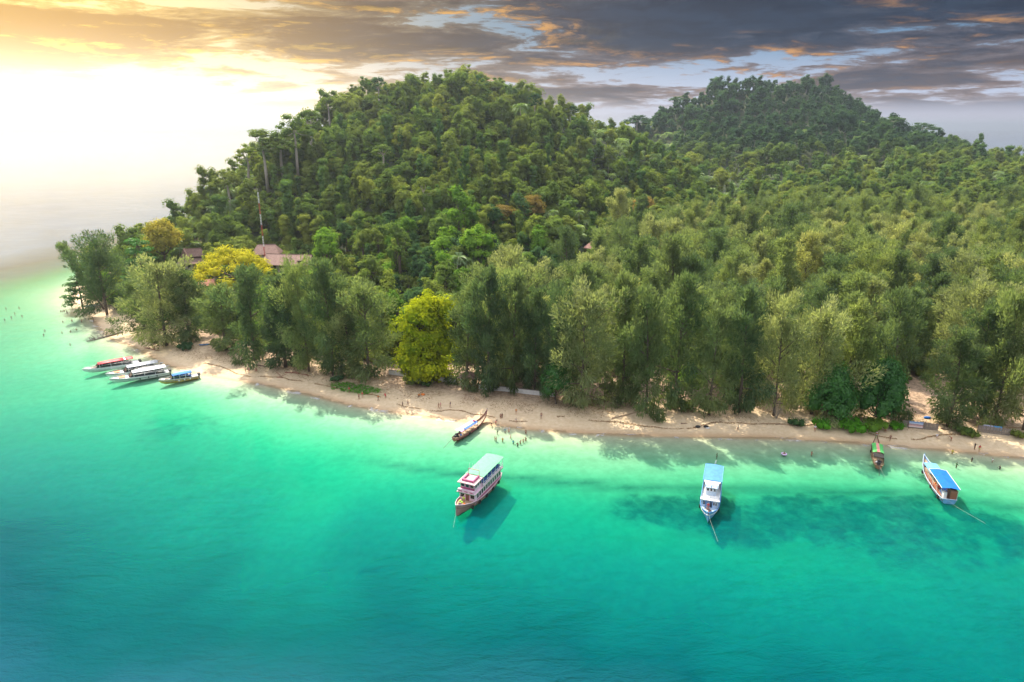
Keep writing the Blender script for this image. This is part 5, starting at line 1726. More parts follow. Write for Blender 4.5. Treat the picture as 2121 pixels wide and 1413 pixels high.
# --- speedboats
def speedboat(bow, stern, bm, label, m_hull, m_top, m_stripe, top, roof_h, n_eng, kind, m_band=None):
    L_ = math.hypot(bow[0] - stern[0], bow[1] - stern[1])
    h = L_ / 2
    o = empty('speedboat', ((bow[0] + stern[0]) / 2, (bow[1] + stern[1]) / 2, 0), heading(stern, bow), label, 'speedboat')
    st = [(-h * .92, bm * .46, bm * .40, .95, -.25), (-h * .5, bm * .5, bm * .43, 1.0, -.3), (0, bm * .5, bm * .42, 1.1, -.3), (h * .4, bm * .44, bm * .32, 1.25, -.28), (h * .7, bm * .29, bm * .17, 1.4, -.1), (h * .9, bm * .12, .06, 1.5, .5), (h, .05, .02, 1.55, 1.1)]
    hull_parts(o, st, m_hull, M['gel'], M['gel'], .14, rail_r=.06, band=m_stripe)
    # foredeck, cockpit well with seats
    MB().rings([[(h * .45, -bm * .40, 1.2), (h * .45, 0, 1.42), (h * .45, bm * .40, 1.2)], [(h * .68, -bm * .27, 1.34), (h * .68, 0, 1.5), (h * .68, bm * .27, 1.34)], [(h * .9, -bm * .1, 1.44), (h * .9, 0, 1.54), (h * .9, bm * .1, 1.44)]], False).build('foredeck', M['gel'], o, True)
    MB().box(h * .50, h * .72, -bm * .20, bm * .20, 1.5, 1.545).build('sun_pad', M['orange' if kind == 'white' else 'woodbrown'], o)
    x0, x1 = top
    # windscreen
    MB().rings([[(x1 + .9, -bm * .34, 1.25), (x1 + .9, bm * .34, 1.25)], [(x1 + .1, -bm * .40, 1.25 + .75), (x1 + .1, bm * .40, 1.25 + .75)]], False).build('windscreen', M['glass'], o)
    for s_ in (1, -1):
        MB().rings([[(x1 + .9, s_ * bm * .34, 1.25), (x1 + .1, s_ * bm * .40, 2.0)], [(x0 + (x1 - x0) * .35, s_ * bm * .46, 1.15), (x0 + (x1 - x0) * .35, s_ * bm * .44, 1.75)], [(x0 + .5, s_ * bm * .47, 1.06), (x0 + .8, s_ * bm * .45, 1.4)]], False).build('side_window', M['glass'], o)
    for i in range(5):
        x = x0 + (x1 - x0) * (i + .5) / 5
        for s_ in (1, -1):
            MB().box(x - .25, x + .25, s_ * bm * .22 - .45, s_ * bm * .22 + .45, .86, 1.3).box(x - .32, x - .26, s_ * bm * .22 - .45, s_ * bm * .22 + .45, .86, 1.7).build('seat', M['bluecanvas' if kind == 'blue' else 'silver'], o)
    # top
    w = bm * .47
    prof = [(-w, roof_h - .12), (-w * .7, roof_h), (0, roof_h + .1), (w * .7, roof_h), (w, roof_h - .12)]
    def sheet_(xa, xb, name, mm, dz=0.0):
        n = 4
        rr = []
        for i in range(n + 1):
            x = xa + (xb - xa) * i / n
            tap = 1 - .22 * max(0, (x - (x0 + x1) / 2) / (x1 - x0) * 2) ** 2
            drp = -.25 * max(0, (x - (x0 + .6 * (x1 - x0))) / (x1 - x0)) ** 2 * 4
            rr.append([(x, y * tap, z + dz + drp) for y, z in prof] + [(x, y * tap, z - .06 + dz + drp) for y, z in reversed(prof)])
        return MB().rings(rr, True, True, True).build(name, mm, o, True)
    if m_band is not None:
        xb = x0 + (x1 - x0) * .24
        sheet_(x0, xb - .25, 'canopy', m_top); sheet_(xb + .25, x1, 'canopy', m_top); sheet_(xb - .248, xb + .248, 'canopy_band', m_band, .02)
    else:
        sheet_(x0, x1, 'hardtop' if kind == 'white' else 'canopy', m_top)
    for i in range(4):
        for s_ in (1, -1):
            x = x0 + .3 + (x1 - x0 - .6) * i / 3
            MB().tube([(x, s_ * bm * .47, 1.0), (x, s_ * w * .93, roof_h - .1)], .05, 5).build('post', M['gel'], o)
    for i in range(n_eng):
        y = (i - (n_eng - 1) / 2) * .62
        e = MB().box(-h * .92 - .72, -h * .92 - .08, y - .22, y + .22, .75, 1.45).build('outboard_motor', M['dark'], o, bevel=.08)
        MB().box(-h * .92 - .5, -h * .92 - .25, y - .08, y + .08, -.45, .75).build('motor_leg', M['dark'], e)
    for s_ in (1, -1):
        mb = MB()
        pts = [(x, s_ * hb * .9, zs + .42) for x, hb, hc, zs, zk in st[3:6]]
        mb.tube(pts + [(h * .95, 0, 1.95)], .03, 5)
        for q in pts: mb.tube([q, (q[0], q[1], q[2] - .42)], .025, 4)
        mb.build('bow_rail', M['steel'], o)
    for k in range(3):
        x = -h * .5 + k * h * .28
        MB().ball((x, -bm * .52 if True else 0, .62), .17, 1, 1, 1.7).build('fender', M['gel' if kind != 'white' else 'dark'], o, True)
        MB().ball((x, bm * .52, .62), .17, 1, 1, 1.7).build('fender', M['gel' if kind != 'white' else 'dark'], o, True)
    return o, h


speedboat((-127.4, 190.6), (-115.0, 200.0), 3.2, 'white speedboat under a long red canopy with one white band', M['gel'], M['red'], M['silver'], (-5.7, 3.7), 2.65, 3, 'red', M['white'])
o, h = speedboat((-114.7, 182.4), (-101.6, 191.3), 3.8, 'white speedboat with a white hardtop and an orange sun pad, in front of its twin', M['gel'], M['gel'], M['dark'], (-6.7, 2.2), 2.75, 3, 'white')
for i in range(4):
    mb = MB()
    x = -3.6 + i * 1.15
    mb.torus((x, -1.74, .55), (0, 1, 0), .22, .05, 12, 5).box(x - .42, x - .25, -1.765, -1.735, .4, 1.0)
    mb.build('hull_emblem', M['silver'], o)
rope(o, [(h * .98, 0, 1.4), (h + .25, -.1, .2), (h + .6, -.3, -.9)], .013)
speedboat((-118.2, 186.6), (-106.2, 195.6), 3.6, 'white speedboat with a pale grey hardtop, moored behind its twin and beside the red-topped one', M['gel'], M['silver'], M['dark'], (-6.3, 2.0), 2.75, 3, 'white')
speedboat((-100.3, 181.5), (-91.6, 187.7), 2.6, 'small mustard and silver speedboat with a bright blue canopy, nearest the sand', M['yellow'], M['roofblue'], M['deepblue'], (-3.4, 1.8), 2.45, 2, 'blue')

# blue kayak on the sand under the casuarinas
x, y, z = base_at(424, 716)
st = [(-1.7, .03, .02, .42, .24), (-1.2, .24, .18, .32, .06), (0, .38, .28, .28, .0), (1.2, .24, .18, .32, .06), (1.7, .03, .02, .42, .24)]
o = empty('kayak', (x, y, z + .02), R(18), 'blue kayak lying on the shaded sand under the casuarinas', 'kayak')
hull_parts(o, st, M['skyblue'], M['skyblue'], M['deepblue'], .06, rail_r=.03)
MB().torus((0, 0, .3), (0, 0, 1), .3, .05, 12, 5).build('cockpit_rim', M['dark'], o, True)
# a white tender half hidden behind the point
x, y = at_z(196, 636)
o = empty('dinghy', (x, y, .0), R(20), 'white open dinghy half hidden behind the trees of the point', 'dinghy')
st = [(-3.2, .9, .75, .75, -.2), (0, 1.05, .85, .75, -.25), (2, .75, .5, .9, -.2), (3.4, .05, .03, 1.1, .4)]
hull_parts(o, st, M['gel'], M['skyblue'], M['silver'], .3)
for xx in (-1.6, .2):
    MB().box(xx - .18, xx + .18, -.85, .85, .46, .52).build('thwart', M['deckwood'], o)
# ------------------------------------------------------------------ people
SKIN = [paint(n, c, .6, .05, grime=0) for n, c in (('light_skin', (.55, .33, .23)), ('tan_skin', (.36, .19, .12)), ('brown_skin', (.20, .10, .06)))]
HAIR = paint('dark_hair', (.02, .016, .013), .7, grime=0)
CLOTH = {k: paint(k + '_cloth', c, .85, .1, grime=0) for k, c in dict(red=(.55, .05, .05), black=(.02, .02, .022), navy=(.03, .05, .14), teal=(.03, .30, .38), white=(.72, .70, .68), lime=(.42, .60, .03), yellow=(.62, .5, .08), orange=(.62, .22, .04), pink=(.6, .22, .25), green=(.04, .16, .06), grey=(.22, .22, .23), khaki=(.3, .24, .15)).items()}


def skin_mesh(name, J, E, Rr, root=0, sub=2):
    me = bpy.data.meshes.new(name + '_cage')
    me.from_pydata(J, E, [])
    ob = bpy.data.objects.new(name + '_cage', me)
    C.objects.link(ob)
    sk = ob.modifiers.new('s', 'SKIN')
    sk.use_smooth_shade = True
    lay = me.skin_vertices[0].data if len(me.skin_vertices) else me.skin_vertices.new().data
    for i, r in enumerate(Rr):
        lay[i].radius = r if hasattr(r, '__len__') else (r, r)
        lay[i].use_root = (i == root)
    ss = ob.modifiers.new('u', 'SUBSURF'); ss.levels = sub; ss.render_levels = sub
    dg = bpy.context.evaluated_depsgraph_get()
    out = bpy.data.meshes.new_from_object(ob.evaluated_get(dg))
    out.name = name
    out.materials.clear()
    bpy.data.objects.remove(ob)
    return out


def pose_joints(p):
    """joints in metres, facing +y"""
    lean, bend = p.get('lean', 0), p.get('hip', .93)
    def T(x, y, z):                    # torso lean about the hips
        dz = z - bend
        return (x, y + dz * math.sin(lean), bend + dz * math.cos(lean))
    J = [(0, 0, bend), T(0, 0, bend + .22), T(0, -.01, bend + .45), T(0, 0, bend + .56), T(0, .02, bend + .66), T(0, .03, bend + .78)]
    Rr = [(.15, .11), (.135, .10), (.165, .105), (.05, .05), (.08, .09), (.072, .08)]
    E = [(0, 1), (1, 2), (2, 3), (3, 4), (4, 5)]
    for s, (ey, ez, hy, hz, ex) in ((1, p.get('armR', (.02, -.27, .08, -.52, .07))), (-1, p.get('armL', (.02, -.27, .08, -.52, .07)))):
        b0 = len(J)
        sh = T(s * .19, 0, bend + .47)
        el_ = (sh[0] + s * ex, sh[1] + ey, sh[2] + ez)
        ha = (sh[0] + s * (ex + .02), sh[1] + hy, sh[2] + hz)
        fi = tuple(h_ + (h_ - e_) * .38 for h_, e_ in zip(ha, el_))
        J += [sh, el_, ha, fi]
        Rr += [(.06, .06), (.042, .042), (.033, .033), (.03, .022)]
        E += [(2, b0), (b0, b0 + 1), (b0 + 1, b0 + 2), (b0 + 2, b0 + 3)]
    for s, (ky, kz, ay, az_) in ((1, p.get('legR', (.02, -.43, 0, -.85))), (-1, p.get('legL', (.02, -.43, 0, -.85)))):
        b0 = len(J)
        J += [(s * .1, 0, bend - .06), (s * .11, ky, bend + kz), (s * .12, ay, bend + az_), (s * .13, ay + .17, bend + az_ - .04)]
        Rr += [(.095, .095), (.062, .062), (.042, .042), (.045, .03)]
        E += [(0, b0), (b0, b0 + 1), (b0 + 1, b0 + 2), (b0 + 2, b0 + 3)]
    return J, E, Rr


POSES = {'stand': {}, 'walk': dict(legR=(.16, -.42, .22, -.84), legL=(-.02, -.43, -.28, -.80), armR=(-.10, -.26, -.06, -.5, .06), armL=(.12, -.24, .24, -.44, .06), lean=.06),
         'wade': dict(armR=(.06, -.22, .22, -.36, .14), armL=(.04, -.24, .20, -.40, .14)), 'bend': dict(lean=1.0, armR=(.1, -.26, .18, -.5, .03), armL=(.1, -.26, .18, -.5, .03)),
         'sit': dict(hip=.22, lean=-.12, legR=(.42, .22, .62, -.14), legL=(.42, .20, .66, -.14), armR=(-.08, -.26, -.12, -.44, .12), armL=(.16, -.24, .36, -.2, .1)),
         'reach': dict(armR=(.16, .02, .34, .16, .12), armL=(.05, -.25, .16, -.46, .10))}
PM = {}
for k, p in POSES.items():
    J, E, Rr = pose_joints(p)
    body = skin_mesh('person', J, E, Rr)
    # trunks: hips and upper thighs; top: torso and upper arms; hair: a cap
    def sub(ids, extra, grow):
        return [J[i] for i in ids] + extra
    mid = lambda a, b_, t: tuple(J[a][q] * (1 - t) + J[b_][q] * t for q in range(3))
    sj = [J[0], mid(0, 1, .35), J[14], mid(14, 15, .55), J[18], mid(18, 19, .55)]
    shorts = skin_mesh('shorts', sj, [(0, 1), (0, 2), (2, 3), (0, 4), (4, 5)], [(.17, .13), (.155, .12), (.115, .115), (.105, .105), (.115, .115), (.105, .105)], 0, 1)
    tj = [mid(0, 1, .2), J[1], J[2], mid(2, 3, .6), J[6], mid(6, 7, .6), J[10], mid(10, 11, .6)]
    shirt = skin_mesh('shirt', tj, [(0, 1), (1, 2), (2, 3), (2, 4), (4, 5), (2, 6), (6, 7)], [(.165, .125), (.15, .118), (.18, .12), (.07, .07), (.08, .08), (.066, .066), (.08, .08), (.066, .066)], 1, 1)
    hj = [tuple(J[5][q] - (0, .03, .01)[q] for q in range(3)), tuple(J[4][q] - (0, .055, .03)[q] for q in range(3))]
    hair = skin_mesh('hair', hj, [(0, 1)], [(.085, .085), (.075, .06)], 0, 1)
    PM[k] = (body, shorts, shirt, hair)


def person(u, v, pose, skin, shorts, shirt, label, rz=0.0, z=None, depth=None, group=None, s=1.0, cat='person', pos=None):
    if pos is None:
        x, y = at_z(u, v, 0.0 if depth is not None else 0.3)
        if depth is None:
            x, y, _ = base_at(u, v)
        zz = (-depth if depth is not None else gz(x, y)) if z is None else z
    else:
        x, y, zz = pos
    b_, sh, st_, hr = PM[pose]
    o = link('person', b_, None, None, (x, y, zz), rz)
    o.scale = (s, s, s)
    setmat(o, SKIN[skin])
    tag(o, label, cat, group)
    if shorts: setmat(link('shorts', sh, None, o), CLOTH[shorts])
    if shirt: setmat(link('shirt', st_, None, o), CLOTH[shirt])
    setmat(link('hair', hr, None, o), HAIR)
    return o


G1, G2, G3 = 'people on the beach', 'bathers in the shallows', 'swimmers off the point'
BEACH = [
    (724, 816, 'walk', 1, 'navy', 'red', 'person in a red top on the sand below the left end of the green creeper', 1.2),
    (744, 829, 'stand', 1, 'black', None, 'bare-chested person in black shorts left of the one in a red shirt', 2.6),
    (751, 826, 'stand', 0, 'black', 'red', 'taller person in a red shirt and black shorts near the water edge', 3.2),
    (784, 832, 'walk', 2, 'black', 'orange', 'small person in an orange top walking on the shaded sand', 1.4),
    (799, 826, 'bend', 1, 'red', 'red', 'person in red bending down to the sand', 0.5),
    (761, 789, 'stand', 1, 'black', 'white', 'person in a white shirt standing in the shade behind the green creeper', 2.8),
    (834, 846, 'walk', 2, 'black', 'black', 'person in dark clothes walking at the water edge', -1.2),
    (845, 842, 'walk', 1, 'navy', None, 'bare-chested person walking just behind the one in dark clothes', -1.2),
    (868, 822, 'sit', 2, 'black', 'orange', 'person sitting on the sand beside an orange bag', 3.0),
    (909, 849, 'walk', 1, 'grey', None, 'left one of a couple strolling on the bright sand', 1.5),
    (913, 847, 'walk', 0, 'pink', 'pink', 'right one of a couple strolling on the bright sand', 1.5),
    (933, 845, 'walk', 1, 'white', 'navy', 'person in white shorts striding over the bright sand above the longtail', 1.5),
    (1069, 859, 'stand', 0, 'black', 'orange', 'person in an orange top and black shorts on the shaded sand', 3.1),
    (1121, 868, 'stand', 1, 'navy', None, 'lone bare-chested person at the water edge right of the bathers', 3.1),
    (1528, 896, 'walk', 2, 'black', 'teal', 'person in teal and black walking along the beach behind the blue boat', 1.4),
    (1687, 897, 'stand', 1, 'red', 'white', 'person in white and red on the sand left of the green longtail', 3.0),
    (1843, 915, 'walk', 1, 'black', None, 'sunburnt person in dark trunks beside the bow of the green longtail', 2.8),
    (1833, 896, 'sit', 1, 'red', None, 'person sitting by the edge of the bushes behind the green longtail', 3.0),
    (1815, 909, 'stand', 2, 'khaki', None, 'person standing at the prow of the green longtail', 3.0),
    (1969, 917, 'bend', 1, 'red', None, 'person bending over on the sand below the first banner', 1.6),
    (1940, 907, 'sit', 0, 'white', 'white', 'pale-clad person sitting on the sand below the fence', 2.8),
    (2018, 932, 'reach', 2, 'black', 'black', 'person in black reaching out to the one in lime', -1.6),
    (2027, 938, 'stand', 1, 'lime', 'red', 'person in lime shorts and a red top at the water edge', 3.0),
    (509, 774, 'walk', 1, 'grey', None, 'leftmost walker of the small group left of the driftwood', -1.4),
    (516, 773, 'stand', 0, 'pink', 'pink', 'person in pink in the small group left of the driftwood', 3.1),
    (526, 768, 'stand', 2, 'black', 'black', 'dark-clad person at the end of the driftwood', 3.1),
    (531, 770, 'sit', 1, 'red', None, 'person sitting by the end of the driftwood', 3.1)]
for u, v, ps, sk, a, b_, lab, rz in BEACH:
    person(u, v, ps, sk, a, b_, lab, rz, group=G1, s=rng.uniform(.97, 1.05))
WADE = [
    (1018, 882, .15, 1, 'black', None, 'bather crouching at the water edge right of the pale longtail bow', 'bend'),
    (1027, 879, .2, 2, 'red', None, 'bather bending beside the first one near the pale longtail bow', 'bend'),
    (1037, 869, .05, 1, 'black', None, 'left one of two bathers standing close together at the water edge', 'stand'),
    (1040, 868, .05, 2, 'navy', None, 'right one of two bathers standing close together at the water edge', 'stand'),
    (1069, 876, .3, 0, 'black', 'grey', 'bather walking in below the person in the orange top', 'wade'),
    (1030, 898, .6, 2, 'green', 'green', 'dark green clad bather standing in the shallows', 'wade'),
    (1046, 895, .7, 1, 'teal', 'teal', 'bather in teal in the middle of the group', 'wade'),
    (1054, 894, .7, 0, 'red', None, 'pale bather just right of the one in teal', 'wade'),
    (1089, 898, .6, 1, 'black', None, 'bather standing apart at the right of the group', 'reach'),
    (1025, 910, .85, 1, 'orange', None, 'left one of a pair of bathers in the shallows', 'wade'),
    (1028, 911, .85, 0, 'navy', None, 'right one of a pair of bathers in the shallows', 'wade'),
    (1041, 912, 1.0, 0, 'orange', 'orange', 'bather up to the chest in an orange top', 'wade'),
    (1058, 906, .95, 0, 'pink', None, 'pale bather up to the waist in the middle of the group', 'reach'),
    (1063, 916, 1.1, 2, 'teal', 'teal', 'bather up to the chest, in front of the pale one', 'wade'),
    (1072, 921, 1.1, 2, 'black', None, 'nearest bather of the slanting row', 'wade'),
    (1078, 917, 1.0, 0, 'yellow', None, 'second bather of the slanting row', 'reach'),
    (1084, 914, .95, 0, 'orange', None, 'third bather of the slanting row', 'wade'),
    (1089, 911, .9, 1, 'red', None, 'farthest bather of the slanting row', 'reach'),
    (1485, 946, .8, 2, 'green', 'green', 'bather in green behind the stern of the blue double-deck boat', 'wade'),
    (1681, 942, .8, 1, 'orange', None, 'lone bather in the tree shadow left of the green longtail', 'wade'),
    (1972, 940, .6, 1, 'yellow', 'yellow', 'bather in yellow near the water edge right of the green longtail', 'wade'),
    (2013, 954, .9, 2, 'black', 'black', 'dark-clad bather left of the one in white', 'wade'),
    (2055, 956, .8, 1, 'white', 'white', 'bather in white at the right end of the beach', 'wade'),
    (2071, 969, 1.15, 2, 'black', 'black', 'dark-clad bather furthest out at the right end', 'wade'),
    (1981, 966, .75, 2, 'green', 'green', 'dark green clad bather beside the bow of the blue wooden boat', 'wade')]
for u, v, dp, sk, a, b_, lab, ps in WADE:
    person(u, v, ps, sk, a, b_, lab, rng.random() * 6.28, depth=dp, group=G2)
SWIM = [(9, 661, 1.25), (12, 638, 1.2), (39, 636, 1.2), (30, 648, 1.3), (23, 656, 1.25), (45, 653, 1.25), (92, 683, 1.3), (90, 692, 1.25), (126, 645, 1.0), (130, 645, .9), (133, 644, .9), (137, 643, .9), (139, 648, .8), (130, 666, 1.1),
        (149, 665, .9), (169, 667, .6), (195, 668, .1), (158, 682, 1.15), (146, 686, 1.2), (128, 688, 1.2), (145, 712, 1.25), (149, 637, .7)]
WH = ['far left, off the point', 'left of the point in the pale water', 'close to the tip of the sandy point']
for i, (u, v, dp) in enumerate(SWIM):
    w = WH[0] if u < 60 else WH[1] if u < 128 else WH[2]
    person(u, v, 'wade', int(rng.integers(3)), ['black', 'navy', 'red'][i % 3], None, 'small dark figure of a swimmer ' + w, rng.random() * 6.28, depth=dp + (.18 if dp > .8 else 0), group='swimmers ' + w)
# one bather with a pale swim ring
o = person(1624, 941, 'wade', 1, 'black', None, 'bather with a pale swim ring in the tree shadow', 0, depth=1.05, group=G2)
x, y = at_z(1624, 941)
tag(MB().torus((0, 0, .08), (0, 0, 1), .5, .16, 16, 8).build('swim_ring', M['lilac'], None, True, (x, y, 0)), 'pale inflatable ring round a bather in the tree shadow', 'swim ring')
# crew on the boats
def on_boat(boat_label, lx, ly, lz, pose, sk, a, b_, label, rz=0):
    bt = [q for q in scene.objects if q.get('label') == boat_label][0]
    c_, s_ = math.cos(bt.rotation_euler.z), math.sin(bt.rotation_euler.z)
    person(0, 0, pose, sk, a, b_, label, bt.rotation_euler.z + rz, pos=(bt.location.x + lx * c_ - ly * s_, bt.location.y + lx * s_ + ly * c_, lz))
bl = [q['label'] for q in scene.objects if q.get('category') in ('boat', 'speedboat', 'longtail boat')]
on_boat([q for q in bl if 'mint green' in q][0], 6.1, .3, 1.45, 'stand', 1, 'khaki', 'lime', 'crew member in a lime top on the bow of the pink tour boat', -1.5)
on_boat([q for q in bl if 'red canopy' in q][0], 4.2, .2, 1.45, 'sit', 1, 'khaki', 'khaki', 'person sitting on the bow of the red-topped speedboat', -1.5)
on_boat([q for q in bl if 'flat blue roof' in q][0], 5.3, -.2, 1.3, 'stand', 1, 'navy', 'red', 'crew member on the bow of the blue double-deck boat', -1.5)
on_boat([q for q in bl if 'lilac' in q][0], -4.6, 0, .42, 'stand', 2, 'black', 'navy', 'boatman at the engine of the pale longtail boat', 1.5)
on_boat([q for q in bl if 'two-level' in q][0], -4.6, .9, .5, 'stand', 2, 'black', 'red', 'crew member under the rear canopy of the blue wooden boat', 1.5)

# ------------------------------------------------------------------ things lying on the beach
def log(pts_px, r, label, m='woodbrown', branches=0, lift=0.0, name='driftwood', cat='driftwood'):
    P_ = [base_at(u, v) for u, v in pts_px]
    P_ = [(x, y, z + r * .6 + lift * (i == len(P_) - 1)) for i, (x, y, z) in enumerate(P_)]
    o0 = P_[0]
    pts = [(x - o0[0], y - o0[1], z - o0[2]) for x, y, z in P_]
    q = []
    for a, b_ in zip(pts[:-1], pts[1:]):
        for t in (0, .33, .66):
            q.append(tuple(a[k] * (1 - t) + b_[k] * t + random.uniform(-.05, .05) * (k < 2) for k in range(3)))
    q.append(pts[-1])
    mb = MB().tube(q, list(np.linspace(r, r * .45, len(q))), 7)
    o = mb.build(name, M[m], None, True, o0)
    tag(o, label, cat)
    for i in range(branches):
        b0 = Vector(q[random.randrange(1, len(q))])
        d = Vector((random.uniform(-1, .6), random.uniform(-.8, .8), random.uniform(.1, .9))).normalized() * random.uniform(1.2, 3.4)
        mb = MB().tube([b0, b0 + d * .5 + Vector((0, 0, .2)), b0 + d], [r * .4, r * .25, .03], 5)
        e = b0 + d
        for k in range(3):
            d2 = Vector((random.uniform(-1, .6), random.uniform(-.8, .8), random.uniform(-.1, .8))) * .9
            mb.tube([b0 + d * (.4 + .2 * k), b0 + d * (.4 + .2 * k) + d2], [.05, .015], 4)
        mb.build('branch', M[m], o, True)
    return o


log([(1268, 868), (1300, 862), (1332, 852)], .22, 'long bare log slanting up the beach under the casuarinas', 'deckwood')
log([(1410, 880), (1424, 879)], .14, 'short dark log left of the black bags')
log([(1606, 882), (1624, 880)], .12, 'dark driftwood stick below the bare grey bush')
log([(530, 757), (552, 761), (572, 765)], .2, 'long dark driftwood trunk lying at the left end of the beach', branches=2)
log([(590, 773), (612, 774), (640, 781)], .16, 'reddish driftwood branch in the shade left of the green creeper', 'woodred', 4)
log([(574, 784), (586, 785)], .12, 'small twisted driftwood on the sand nearer the water', 'woodred', 3)
log([(252, 690), (228, 696), (205, 702), (180, 708)], .38, 'fallen dead tree reaching into the sea at the point', 'woodgrey', 11, .2)
log([(1948, 884 + 6), (1966, 893)], .12, 'thin driftwood pole by the fence foot')
log([(1180, 826), (1240, 828)], .1, 'pale pole lying in the shade behind the drooping casuarina', 'plaster')
log([(300, 722), (330, 729)], .16, 'reddish roots and driftwood on the spit behind the red-topped speedboat', 'woodred', 6)


def heap(u, v, parts, label, name, cat, group=None):
    x, y, z = base_at(u, v)
    o = empty(name, (x, y, z), 0, label, cat, group)
    for nm, dx, dy, r, sx, sy, sz, mm in parts:
        MB().ball((dx, dy, r * sz * .8), r, sx, sy, sz).build(nm, M[mm] if mm in M else CLOTH[mm], o, True)
    return o


heap(1452, 888, [('bag', -.8, 0, .5, 1.4, .9, .6, 'rubber')], 'left black bag on the sand above the blue double-deck boat', 'beach_bag', 'bag')
heap(1462, 888, [('bag', 0, 0, .5, 1.3, 1, .55, 'rubber'), ('towel', .3, -.5, .45, 1.4, .8, .2, 'white')], 'right black bag with a white towel on the sand', 'beach_bag', 'bag')
heap(876, 821, [('bag', 0, 0, .45, 1.3, .9, .7, 'orange')], 'orange bag on the sand beside a sitting person', 'beach_bag', 'bag')
heap(1920, 869, [('tarp', 0, 0, .6, 1.6, .8, .5, 'deepblue')], 'blue tarpaulin behind the first board fence', 'tarpaulin', 'tarpaulin')
# bare grey bush
x, y, z = base_at(1608, 868)
o = empty('bare_bush', (x, y, z), 0, 'bare grey leafless bush at the back of the beach', 'bush')
for i in range(9):
    a = i * 2.399
    mb = MB()
    e = Vector((math.cos(a) * random.uniform(.8, 2.2), math.sin(a) * random.uniform(.6, 1.6), random.uniform(2.4, 4.8)))
    mb.tube([(0, 0, -.1), e * .5 + Vector((0, 0, .3)), e], [.07, .05, .015], 5)
    for k in range(7):
        t = .35 + .09 * k
        d = Vector((random.uniform(-1, 1), random.uniform(-1, 1), random.uniform(.2, 1.2))) * .8
        mb.tube([e * t, e * t + d], [.03, .01], 4)
    mb.build('stem', M['woodgrey'], o)

# low bushes along the back of the beach
for u, v, w, m_, lab in [(1650, 884, 2.2, 'jungle_dark', 'dark low bush left of the deep green beach trees'), (1700, 888, 2.6, 'creeper', 'bright green bush spilling onto the sand under the deep green trees, left'),
                         (1760, 892, 2.8, 'creeper', 'bright green bush spilling onto the sand under the deep green trees, middle'), (1812, 893, 2.6, 'bright', 'light green bush spilling onto the sand by the board fence'),
                         (1545, 848, 1.3, 'jungle_dark', 'small dark bush in the shade right of the black bags'), (2006, 906, 1.6, 'jungle', 'low bush between the two board fences'),
                         (1996, 900, 1.8, 'jungle', 'taller bush left of the blue banners'), (1855, 889, 1.6, 'creeper', 'green bush at the left foot of the first banner'),
                         (385, 724, 2.2, 'jungle_dark', 'dark bush on the spit behind the white speedboats'), (318, 712, 1.8, 'jungle_dark', 'dark bush under the broad spit casuarina'),
                         (2108, 908, 2.0, 'jungle', 'low bush at the right edge of the beach'), (700, 790, 1.6, 'jungle_dark', 'dark bush behind the left end of the green creeper'),
                         (880, 800, 1.8, 'jungle_dark', 'dark shrub at the foot of the bright yellow tree'), (1420, 850, 2.0, 'jungle', 'leafy bush in the shade behind the black bags'), (1250, 832, 1.6, 'jungle', 'leafy bush right of the drooping casuarina foot'),
                         (1385, 846, 1.7, 'jungle_dark', 'dark leafy bush under the casuarinas right of the leaning log')]:
    x, y, z = base_at(u, v)
    pr = BSH[int(rng.integers(3))]
    oo = plant('bush', pr, (x, y, z - .1), w / 2.4, None, L[m_], lab, 'bush')
    oo.children[0].name = 'stem'
    oo.children[1].name = 'leaves'


# creeping plants, wrack and leaf litter: nobody could count these
def scatter_stuff(name, pts, lmin, lmax, wr, mat_, label, flat=.75, lift=.1):
    n = len(pts)
    P_ = np.array([(x, y, gz_) for x, y, gz_ in pts])
    P_[:, 2] += rng.uniform(.02, lift, n)
    ax = rdir(n); ax[:, 2] *= (1 - flat)
    up = rdir(n); up[:, 2] *= (1 - flat)
    ln_ = rng.uniform(lmin, lmax, n)
    me = quads_mesh(name, P_, ax, np.cross(ax, np.array([0, 0, 1.0])) + rdir(n) * (1 - flat), ln_, ln_ * wr, rng.random(n), mat_)
    o = link(name, me)
    tag(o, label, kind='stuff')
    return o


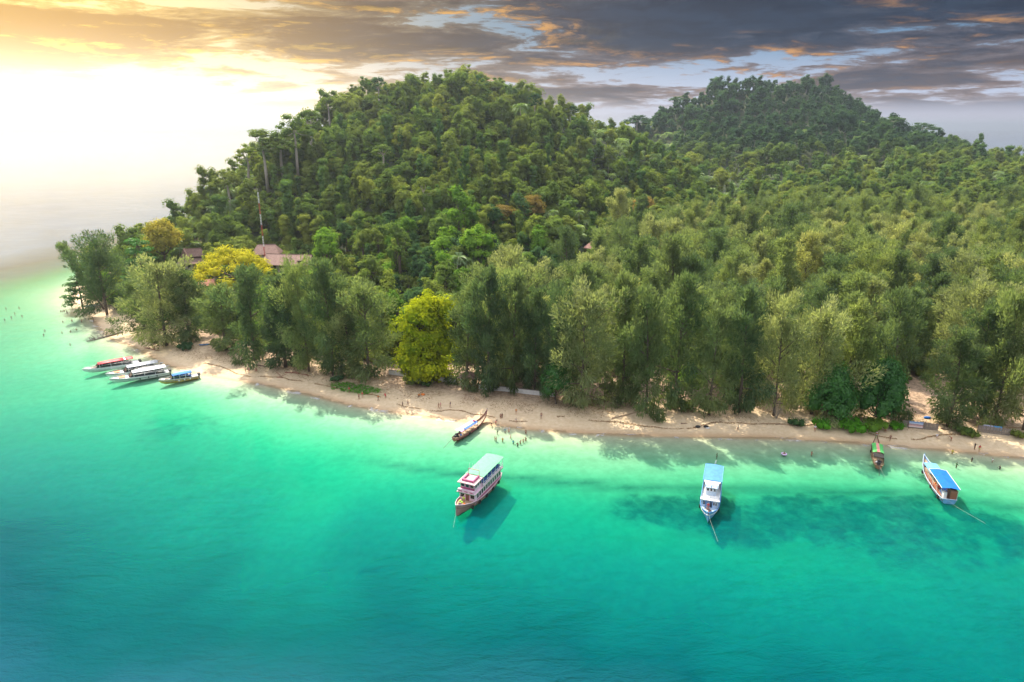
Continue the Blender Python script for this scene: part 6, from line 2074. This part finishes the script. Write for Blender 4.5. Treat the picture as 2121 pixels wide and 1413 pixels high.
pts = []
for _ in range(9000):
    a, b_ = rng.uniform(-57, -29), rng.uniform(165, 186)
    g = math.exp(-(((a + 43.5) / 9.5) ** 2 + ((b_ - 176.3 + (a + 43.5) * .42) / 2.9) ** 2) ** 2)
    if g + (vnoise(np.array([a]), np.array([b_]), .6, 40)[0] - .5) * .8 > .55: pts.append((a, b_))
zs = ground_z(np.array([q[0] for q in pts]), np.array([q[1] for q in pts]))
scatter_stuff('beach_creeper', [(a, b_, z) for (a, b_), z in zip(pts, zs)], .25, .6, .7, L['creeper'], 'low green creeper carpeting the sand under the casuarinas', .6, .3)
# tide wrack: an irregular dark line of weed along the top of the wash
cx, cy_ = np.array([q[0] for q in COAST[6:27]]), np.array([q[1] for q in COAST[6:27]])
xs = rng.uniform(-95, 122, 9000)
off_ = 5.6 + (vnoise(xs, xs * 0, 1 / 13., 50) - .5) * 4 + (vnoise(xs, xs * 0, 1 / 3., 51) - .5) * 1.0 + rng.normal(0, .14, len(xs))
ys = np.interp(xs, cx, cy_) + off_
keep_ = vnoise(xs, xs * 0, 1 / 5., 52) > .33
xs, ys = xs[keep_], ys[keep_]
zs = ground_z(xs, ys)
scatter_stuff('tide_wrack', list(zip(xs, ys, zs)), .12, .42, .5, L['litter'], 'dark line of washed-up weed and twigs along the beach', .85, .05)
xs = rng.uniform(-110, 128, 26000)
ys = np.interp(xs, cx, cy_) + 6.5 + rng.gamma(2.2, 4.5, len(xs))
keep_ = vnoise(xs, ys, 1 / 4., 53) > .42
xs, ys = xs[keep_], ys[keep_]
zs = ground_z(xs, ys)
scatter_stuff('leaf_litter', list(zip(xs, ys, zs)), .10, .45, .6, L['litter'], 'dry leaves, cones and twigs strewn over the upper beach', .8, .06)
# ------------------------------------------------------------------ haze: the humid air over the sea
hz = MB().box(-18500, 18500, -4200, 18500, -16.5, 146).build('haze', None)
m, b = new_mat('humid_air')
pv = b.n('ShaderNodeVolumePrincipled', {'Color': (0.78, 0.88, 1.0, 1), 'Density': 0.00014, 'Anisotropy': 0.76})
b.n('ShaderNodeOutputMaterial', {1: pv.outputs[0]})
hz.data.materials.append(m)
tag(hz, 'thin pale haze over sea and island', kind='stuff')
